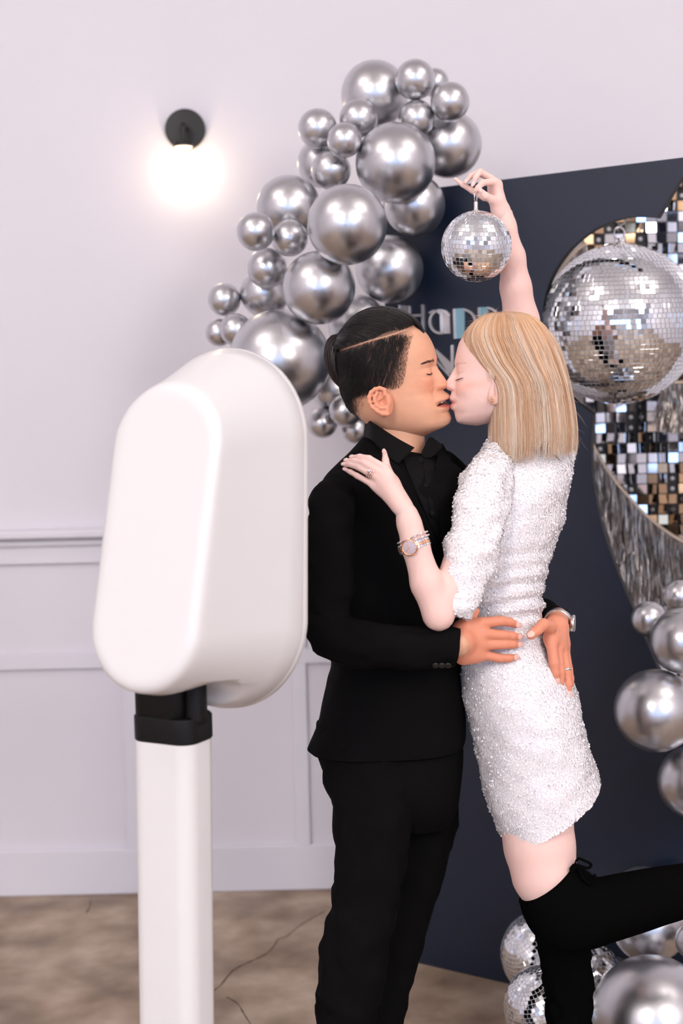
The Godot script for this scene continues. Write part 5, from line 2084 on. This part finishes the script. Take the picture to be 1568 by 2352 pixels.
	hand(body, [[1163, 520, 2.885, 21], [1154, 484, 2.88, 19]], fd, [[[1152, 486, 2.878, 18], [1140, 424, 2.870, 13]], [[1148, 484, 2.884, 18], [1134, 424, 2.884, 13]], [[1142, 482, 2.890, 17], [1130, 432, 2.896, 12]], [[1146, 490, 2.876, 16], [1136, 466, 2.866, 14]]], 0.008, skin)
	put("body", body.mesh(), skin_mat(), o)
	var nm := mat(Color(0.95, 0.79, 0.76), 0.18)
	for f in fa:
		nail(o, f[f.size() - 1], f[f.size() - 2], cam_b.z + cam_b.y * 0.6 - cam_b.x * 0.4, nm, 0.0045)
	for f in [fd[1], fd[2], fd[4]]:
		nail(o, f[f.size() - 1], f[f.size() - 2], cam_b.z * 0.8 - cam_b.x * 0.3 + cam_b.y * 0.2, nm, 0.0045)
	# lashes of the closed eye
	var paths := []
	var rr := []
	var cols := []
	for sg in [1.0, -1.0]:
		for j in 40:
			var t := j / 39.0
			var w := lerpf(20, 46, t)
			var v := ve - 4.6 - 1.5 * sin(t * PI) + 2.0 * t
			var q := H.on(v, w * sg)
			var pp := PackedVector3Array()
			for e in 4:
				pp.append(H.world(q + Vector3(1.6 * e * (1.0 - 0.2 * t), -0.7 * e + 0.22 * e * e, 0.9 * e * t * sg)))
			paths.append(pp)
			rr.append(0.00035)
			cols.append([lin(0.16, 0.11, 0.09), lin(0.2, 0.15, 0.12)])
	var md := MD.new()
	strands(md, paths, rr, cols)
	for sg in [1.0, -1.0]:
		var pts := PackedVector3Array()
		for j in 12:
			var t := j / 11.0
			pts.append(H.world(H.on(ve - 4.4 - 1.5 * sin(t * PI) + 2.0 * t, lerpf(20, 47, t) * sg) + Vector3(0.3, 0, 0)))
		tube(md, pts, PackedFloat32Array([0.0006]), 5, lin(0.22, 0.15, 0.12))
	put("eyelashes", md.mesh(), hair_mat(), o)
	woman_hair(o, H)
	woman_clothes(o)
	jewellery(o)
	held_ball()


func woman_hair(o: Node3D, H: Head) -> void:
	var rows := shape_rows(BOB, 5, 140, 2.9)
	var md := MD.new()
	var shell := []
	for ring in rows:
		var m := Vector3.ZERO
		for p in ring:
			m += p / ring.size()
		var r2 := PackedVector3Array()
		for p in ring:
			r2.append(m + (p - m) * 0.975)
		shell.append(r2)
	loft(md, shell.slice(0, shell.size() - 3), true, true, lin(0.72, 0.57, 0.43))
	var paths := []
	var rr := []
	var cols := []
	var clump := noise(0.09, 41, 3)
	var dark := lin(0.80, 0.62, 0.46)
	var mid := lin(0.95, 0.81, 0.67)
	var pale := lin(1.0, 0.95, 0.88)
	for k in 9000:
		var f := rng.randf() * 140.0
		if f > 78 and f < 132 and rng.randf() < 0.6:          # fewer on the side away from the lens
			continue
		var i0 := int(f) % 140
		var i1 := (i0 + 1) % 140
		var fr := f - int(f)
		var off := rng.randf_range(0.97, 1.02)
		var start := 0 if rng.randf() < 0.8 else rng.randi_range(1, 25)
		var wob := rng.randf() * TAU
		var wa := rng.randf_range(0.0, 0.0016)
		var endk := rows.size() - rng.randi_range(0, 2)
		var path := PackedVector3Array()
		var drift := rng.randf_range(-1.6, 1.6)
		for j in range(start, endk, 3):
			var t := float(j) / rows.size()
			var ring: PackedVector3Array = rows[j]
			var ff := fposmod(f + drift * t * t, 140.0)
			i0 = int(ff) % 140
			i1 = (i0 + 1) % 140
			var p := ring[i0].lerp(ring[i1], ff - int(ff))
			var m := (ring[0] + ring[70]) * 0.5
			path.append(m + (p - m) * (off + 0.012 * clump.get_noise_2d(ff * 6.0, t * 3.0)) + Vector3(sin(t * 7.0 + wob), 0, cos(t * 6.0 + wob)) * wa * t)
		if path.size() < 4:
			continue
		if endk >= rows.size() - 1:
			path.append(path[path.size() - 1] + Vector3(rng.randfn() * 0.0015, -rng.randf_range(0.002, 0.018), rng.randfn() * 0.0015))
		paths.append(path)
		rr.append(rng.randf_range(0.00032, 0.00055))
		var n := clump.get_noise_2d(f * 5.0, 7.0) + rng.randf_range(-0.28, 0.28)
		var c := mid.lerp(pale, clampf(n * 2.0 + 0.15, 0, 1)).lerp(dark, clampf(-n * 1.7, 0, 1))
		cols.append([dark.lerp(c, 0.1), c])
	# locks tucked behind the ear
	for k in 220:
		var t0 := rng.randf()
		var a := H.world(H.on(lerpf(100, 38, t0), lerpf(67, 79, t0)) + Vector3(0, 0, 1.0))
		var b := at(1128 + rng.randf_range(0, 8), 866 + rng.randf_range(-4, 5), 2.722)
		var m := a.lerp(b, 0.5) + cam_b.z * 0.004 + cam_b.y * lerpf(-0.004, -0.012, t0)
		var path := PackedVector3Array()
		for j in 9:
			var t := j / 8.0
			path.append(a * (1 - t) * (1 - t) + m * 2 * t * (1 - t) + b * t * t)
		paths.append(path)
		rr.append(0.0004)
		var c := dark.lerp(pale, rng.randf() * 0.8)
		cols.append([dark.lerp(c, 0.5), c])
	# flyaways
	for k in 70:
		var j := rng.randi_range(20, rows.size() - 4)
		var ring: PackedVector3Array = rows[j]
		var a := ring[0 if rng.randf() < 0.8 else 139]
		var d := Vector3(rng.randf_range(0.2, 1.0), rng.randf_range(-1.2, 0.25), rng.randf_range(-0.3, 0.3)).normalized()
		var l := rng.randf_range(0.012, 0.045)
		var path := PackedVector3Array()
		for e in 7:
			var t := e / 6.0
			path.append(a + d * l * t + Vector3(0, -0.01 * t * t, 0) - Vector3(0.002, 0, 0))
		paths.append(path)
		rr.append(0.00013)
		cols.append([pale, pale])
	for k in 60:
		var x := rng.randf_range(1075, 1190)
		var a := at(x, interp([[1075.0, 752.0], [1100.0, 727.0], [1150.0, 716.0], [1190.0, 716.0]], x) + 2.0, 2.79)
		var d := Vector3(rng.randfn() * 0.8 - 0.2, rng.randf_range(0.2, 0.9), rng.randfn() * 0.4).normalized()
		var path := PackedVector3Array()
		var l := rng.randf_range(0.006, 0.02)
		for e in 6:
			var t := e / 5.0
			path.append(a + d * l * t + Vector3(0.004 * t * t * signf(d.x), -0.006 * t * t, 0))
		paths.append(path)
		rr.append(0.00013)
		cols.append([mid, mid])
	strands(md, paths, rr, cols)
	put("hair", md.mesh(), hair_mat(0.32), o)


func woman_clothes(o: Node3D) -> void:
	var white := mat(Color(0.94, 0.925, 0.935), 0.5)
	var fold := noise(11.0, 17, 2)
	var dm := MD.new()
	var rings := shape_rows(DRESS, 6, 96, 2.15)
	# folds gathered at the waist, slanting up to the back
	for ring in rings:
		var m := Vector3.ZERO
		for p in ring:
			m += p / ring.size()
		for k in ring.size():
			var p: Vector3 = ring[k]
			var q := cam_b.inverse() * (p - cam_at)
			var py := 1176.0 + FOCAL * q.y / q.z
			var px := 784.0 - FOCAL * q.x / q.z
			var g := gauss((py - 1375.0) / 85.0)
			var w := sin((py + 0.28 * (px - 1150.0)) * 0.17 + 1.4 * sin(px * 0.018)) * 0.0042 * g
			ring[k] = p + (p - m).normalized() * (w + fold.get_noise_3dv(p * Vector3(0.8, 1.2, 0.8)) * 0.006)
	loft(dm, rings)
	var dress := put("dress", dm.mesh(), white, o)
	var sm := MD.new()
	loft(sm, crumple(limb_rings(SLEEVE, 7, 56), noise(13.0, 23, 2), 0.009, Vector3(0.8, 1.4, 1)))
	put("sleeve", sm.mesh(), white, o)
	var s2 := MD.new()
	loft(s2, limb_rings([[1240, 1085, 2.90, 62, 0.9], [1262, 1035, 2.93, 60, 0.9], [1258, 960, 2.955, 56, 0.9], [1246, 900, 2.96, 52, 0.9]], 6, 40))
	put("sleeve", s2.mesh(), white, o)
	# sequins sewn all over, each a little disc
	var disc := MD.new()
	lathe(disc, Vector3.ZERO, Vector3.BACK, [[0.0022, 0.0], [0.0022, 0.00015], [0.0013, -0.00015], [0.0, -0.0002]], 8, Color.WHITE, true)
	var unit := disc.mesh()
	var seq := mat(Color(0.97, 0.955, 0.955), 0.24)
	seq.clearcoat_enabled = true
	seq.clearcoat = 0.35
	seq.clearcoat_roughness = 0.12
	for e in [[dm, 78000, "dress_sequins"], [sm, 22000, "sleeve_sequins"], [s2, 5000, "shoulder_sequins"]]:
		var src: MD = e[0]
		var area := PackedFloat32Array()
		var sum := 0.0
		for t in range(0, src.i.size(), 3):
			sum += (src.v[src.i[t + 1]] - src.v[src.i[t]]).cross(src.v[src.i[t + 2]] - src.v[src.i[t]]).length()
			area.append(sum)
		var mm := MultiMesh.new()
		mm.transform_format = MultiMesh.TRANSFORM_3D
		mm.instance_count = e[1]
		mm.mesh = unit
		for k in int(e[1]):
			var t := area.bsearch(rng.randf() * sum)
			t = mini(t, area.size() - 1)
			var a: Vector3 = src.v[src.i[t * 3]]
			var b: Vector3 = src.v[src.i[t * 3 + 1]]
			var c: Vector3 = src.v[src.i[t * 3 + 2]]
			var u := rng.randf()
			var w := rng.randf()
			if u + w > 1.0:
				u = 1.0 - u
				w = 1.0 - w
			var p := a + (b - a) * u + (c - a) * w
			var n := (c - a).cross(b - a).normalized()
			var loose := 0.07 if rng.randf() < 0.93 else 0.4
			var z := (n + Vector3(rng.randfn(), rng.randfn() + 0.6, rng.randfn()) * loose).normalized()
			var x := z.cross(Vector3(0.2, 1, 0.1)).normalized()
			var lift := rng.randf_range(0.0003, 0.0013) if loose < 0.2 else rng.randf_range(0.0008, 0.0024)
			mm.set_instance_transform(k, Transform3D(Basis(x, z.cross(x), z), p + n * lift - o.position))
		var mi := MultiMeshInstance3D.new()
		mi.name = e[2]
		mi.multimesh = mm
		mi.material_override = seq
		mi.set_meta("kind", "stuff")
		o.add_child(mi, true)
	# zip down the back
	var zp := []
	for q in [[1270, 1044], [1282, 1056], [1289, 1074], [1291, 1100], [1284, 1132], [1279, 1170]]:
		zp.append(surf_at(DRESS, 2.15, Vector2(q[0], q[1]), 0.012))
	var z := MD.new()
	var zl := curve(zp, 10)
	tube(z, zl, PackedFloat32Array([0.0016]), 6)
	for k in range(0, zl.size(), 1):
		box(z, zl[k], Vector3(0.0042, 0.0012, 0.002), 0.0003, Basis(Vector3(0, 0, 1), 0.3))
	put("zip", z.mesh(), mat(Color(0.3, 0.27, 0.22), 0.35, 0.8), o)
	# boots
	var suede := mat(Color(0.035, 0.035, 0.033), 0.95)
	suede.metallic_specular = 0.06
	var b := MD.new()
	loft(b, shape_rows([[1192, 2074, 1321, 1974, 6, 2.72, 0.060], [1195, 2084, 1324, 1984, 7, 2.72, 0.0635], [1203, 2108, 1334, 1996, 6, 2.72, 0.064], [1220, 2138, 1344, 2005, 4, 2.72, 0.064], [1252, 2168, 1354, 2012, 2, 2.72, 0.064], [1300, 2186, 1366, 2016, 0, 2.722, 0.064], [1352, 2178, 1384, 2016, 0, 2.725, 0.064], [1410, 2159, 1415, 2010, 0, 2.73, 0.063], [1470, 2140, 1465, 2001, 0, 2.735, 0.061], [1520, 2123, 1512, 1993, 0, 2.74, 0.057], [1572, 2106, 1568, 1985, 0, 2.745, 0.052], [1650, 2070, 1640, 1970, 0, 2.75, 0.043], [1745, 2030, 1735, 1960, 0, 2.76, 0.032]], 6, 48, 2.1))
	loft(b, limb_rings([[1742, 1992, 2.76, 36, 1.0], [1772, 1970, 2.76, 40, 1.0], [1790, 1920, 2.76, 36, 0.9], [1800, 1850, 2.76, 36, 0.9], [1806, 1790, 2.76, 26, 0.9], [1808, 1770, 2.76, 10, 0.9]], 5, 24))
	put("boot", b.mesh(), suede, o)
	b = MD.new()
	loft(b, crumple(limb_rings([[1262, 2010, 2.89, 74, 0.9], [1272, 2080, 2.89, 68, 0.95], [1290, 2140, 2.89, 60, 1.0], [1296, 2180, 2.89, 58, 1.0], [1301, 2230, 2.89, 58, 1.0], [1306, 2280, 2.89, 55, 1.0], [1307, 2352, 2.89, 52, 1.0], [1303, 2500, 2.89, 42, 1.0], [1300, 2600, 2.89, 34, 1.0], [1300, 2690, 2.89, 36, 1.0]], 6, 40), noise(25.0, 4, 2), 0.007))
	var an := at(1300, 2620, 2.89)
	var fr := []
	for st in [[0.05, 0.024, 0.08], [0.03, 0.034, 0.1], [-0.02, 0.036, 0.09], [-0.09, 0.038, 0.055], [-0.15, 0.036, 0.036], [-0.19, 0.02, 0.02]]:
		var ring := PackedVector3Array()
		for k in 20:
			var a := TAU * k / 20
			ring.append(Vector3(an.x + st[0], 0.002 + (maxf(0.0, sin(a)) * st[2]), an.z + cos(a) * st[1]))
		fr.append(ring)
	loft(b, fr)
	put("boot", b.mesh(), suede, o)
	# the lace tied in a bow at the back of the knee
	b = MD.new()
	for l in [[[1322, 1978], [1330, 1972], [1342, 1977], [1353, 1982], [1357, 1988], [1350, 1994], [1338, 1991], [1326, 1987]], [[1328, 1992], [1340, 1998], [1352, 2006], [1360, 2014], [1365, 2010], [1366, 2020], [1360, 2030], [1350, 2028], [1340, 2018], [1332, 2004]], [[1318, 1985], [1310, 1996], [1316, 2004]], [[1326, 1996], [1334, 2006], [1336, 2020]], [[1312, 2000], [1322, 1992], [1330, 1986]]]:
		var pts := []
		for q in l:
			pts.append(at(q[0], q[1], 2.68))
		tube(b, curve(pts, 6), PackedFloat32Array([0.0026]), 8)
	put("boot_lace", b.mesh(), suede, o)


func jewellery(o: Node3D) -> void:
	var gold := mat(Color(0.93, 0.68, 0.52), 0.2, 1.0)
	var steel := mat(Color(0.88, 0.87, 0.87), 0.18, 1.0)
	var gem := mat(Color(0.97, 0.95, 0.95), 0.05, 0.9)
	# three rings on the ring finger
	var r0 := A([851, 1089, 2.594])
	var ax := (A([825, 1074, 2.602]) - A([866, 1098, 2.592])).normalized()
	for j in 3:
		var md := MD.new()
		var c := r0 + ax * (j - 1) * 0.0036
		torus(md, c, ax, 0.0069, 0.0011, 28, 8, Color.WHITE, 1.3)
		var ring := put("finger_ring", md.mesh(), gold if j != 1 else steel, o)
		md = MD.new()
		var sd := ax.cross(cam_b.z).normalized()
		var fw := sd.cross(ax).normalized()
		if fw.dot(cam_b.z) < 0:
			fw = -fw
		for e in range(-4, 5):
			var a := e * 0.24 - 0.1
			box(md, c + (fw * cos(a) + sd * sin(a)) * 0.0082, Vector3(0.0014, 0.0014, 0.0014), 0.0004, Basis(Vector3(1, 1, 0).normalized(), a))
		if j == 2:
			lathe(md, c + (fw * 0.9 + sd * 0.35) * 0.0085, fw, [[0.0012, 0], [0.003, 0.0018], [0.002, 0.0026], [0, 0.0027]], 8)
		put("stones", md.mesh(), gem, ring).position = Vector3.ZERO
	# bracelets and wristwatch on the forearm
	var axis := (A([940, 1205, 2.590]) - A([953, 1252, 2.588])).normalized()
	var cr := [[947, 1234, 0.0268, gold], [949.5, 1242, 0.0276, steel]]
	for b in cr:
		var c := A([b[0], b[1], 2.589])
		var tilt := (axis + cam_b.x * -0.12 + cam_b.y * 0.0).normalized()
		var sd := tilt.cross(cam_b.z).normalized()
		var fw := sd.cross(tilt).normalized()
		var md := MD.new()
		torus(md, c, tilt, b[2] + 0.001, 0.0015, 40, 6)
		var br := put("bracelet", md.mesh(), b[3], o)
		md = MD.new()
		for e in 52:
			var a := TAU * e / 52
			box(md, c + (fw * cos(a) + sd * sin(a)) * (b[2] + 0.0022), Vector3(0.0029, 0.0029, 0.0029), 0.0008, Basis(tilt, a))
		put("stones", md.mesh(), gem, br).position = Vector3.ZERO
	var wc := A([951, 1254, 2.5885])
	var t2 := (axis + cam_b.x * -0.1).normalized()
	var s2 := t2.cross(cam_b.z).normalized()
	var f2 := s2.cross(t2).normalized()
	if f2.dot(cam_b.z) < 0:
		f2 = -f2
	if s2.dot(cam_b.x) > 0:
		s2 = -s2
	var md := MD.new()
	var inner := MD.new()
	for e in 34:
		var a := TAU * e / 34
		var b := Basis(s2 * -sin(a) * -1.0 + f2 * cos(a) * 0.0, t2, Vector3.ZERO)
		var rad := (f2 * cos(a) + s2 * sin(a))
		var tang := t2.cross(rad).normalized()
		var bb := Basis(tang, t2, rad)
		for q in [-1.0, 1.0]:
			box(md, wc + rad * 0.0288 + t2 * q * 0.0048, Vector3(0.0050, 0.0044, 0.0026), 0.0007, bb)
		box(inner, wc + rad * 0.0290 + tang * 0.0012, Vector3(0.0042, 0.0046, 0.0026), 0.0007, bb)
	var watch := put("wristwatch", md.mesh(), steel, o)
	put("gold_links", inner.mesh(), gold, watch).position = Vector3.ZERO
	var face := (f2 * 0.93 + s2 * 0.30).normalized()
	var wp := wc + face * 0.0285
	md = MD.new()
	lathe(md, wp, face, [[0.013, -0.003], [0.0152, -0.001], [0.0155, 0.003], [0.0148, 0.0045], [0.0, 0.0045]], 40)
	put("watch_case", md.mesh(), steel, watch).position = Vector3.ZERO
	md = MD.new()
	lathe(md, wp + face * 0.004, face, [[0.0148, 0], [0.0152, 0.001], [0.0138, 0.0026], [0.0127, 0.0016], [0.0127, 0.0006]], 44, Color.WHITE, false)
	put("bezel", md.mesh(), gold, watch).position = Vector3.ZERO
	md = MD.new()
	lathe(md, wp + face * 0.0046, face, [[0.0128, 0], [0.0128, 0.0006], [0, 0.0006]], 36)
	put("dial", md.mesh(), mat(Color(0.86, 0.79, 0.79), 0.25, 0.6), watch).position = Vector3.ZERO
	md = MD.new()
	var du := (t2 - face * t2.dot(face)).normalized()
	var dv := face.cross(du)
	for e in 12:
		var a := TAU * e / 12
		box(md, wp + face * 0.0054 + (du * cos(a) + dv * sin(a)) * 0.0104, Vector3(0.0008, 0.0022, 0.0005), 0.0001, Basis(du * -sin(a) + dv * cos(a), du * cos(a) + dv * sin(a), face))
	for hnd in [[0.4, 0.0062], [2.1, 0.0088]]:
		var dir := du * cos(hnd[0]) + dv * sin(hnd[0])
		box(md, wp + face * 0.0058 + dir * hnd[1] * 0.5, Vector3(0.0008, hnd[1], 0.0004), 0.0001, Basis(dir.cross(face), dir, face))
	put("watch_hands", md.mesh(), gold, watch).position = Vector3.ZERO
	# earring
	md = MD.new()
	for e in 3:
		torus(md, at(1128 + (e % 2) * 3.0, 914 + e * 5.5, 2.727), (cam_b.z + cam_b.x * 0.4).normalized(), 0.0022, 0.0006, 14, 6)
	put("earring", md.mesh(), mat(Color(0.85, 0.62, 0.33), 0.2, 1.0), o)


func held_ball() -> void:
	var d := 2.845
	var c := at(1094, 566, d)
	var r := 80.5 * d / FOCAL
	var b := mirror_ball("held_mirror_ball", "small mirror ball dangling from the woman's raised hand", "", c, r, 26, Basis.from_euler(Vector3(0.18, 0.5, 0.06)), 300, false)
	var md := MD.new()
	lathe(md, Vector3(0, r * 0.985, 0), Vector3.UP, [[0.0075, 0], [0.0075, 0.002], [0.0042, 0.003], [0.0042, 0.018], [0.003, 0.0195]], 20)
	put("hanging_cap", md.mesh(), M.silver, b, true)
	md = MD.new()
	var rc := at(1092, 452, d)
	torus(md, rc - c, Vector3(1, 0, 0.35).normalized(), 0.011, 0.0011, 28, 8)
	put("hanging_ring", md.mesh(), M.silver, b, true)
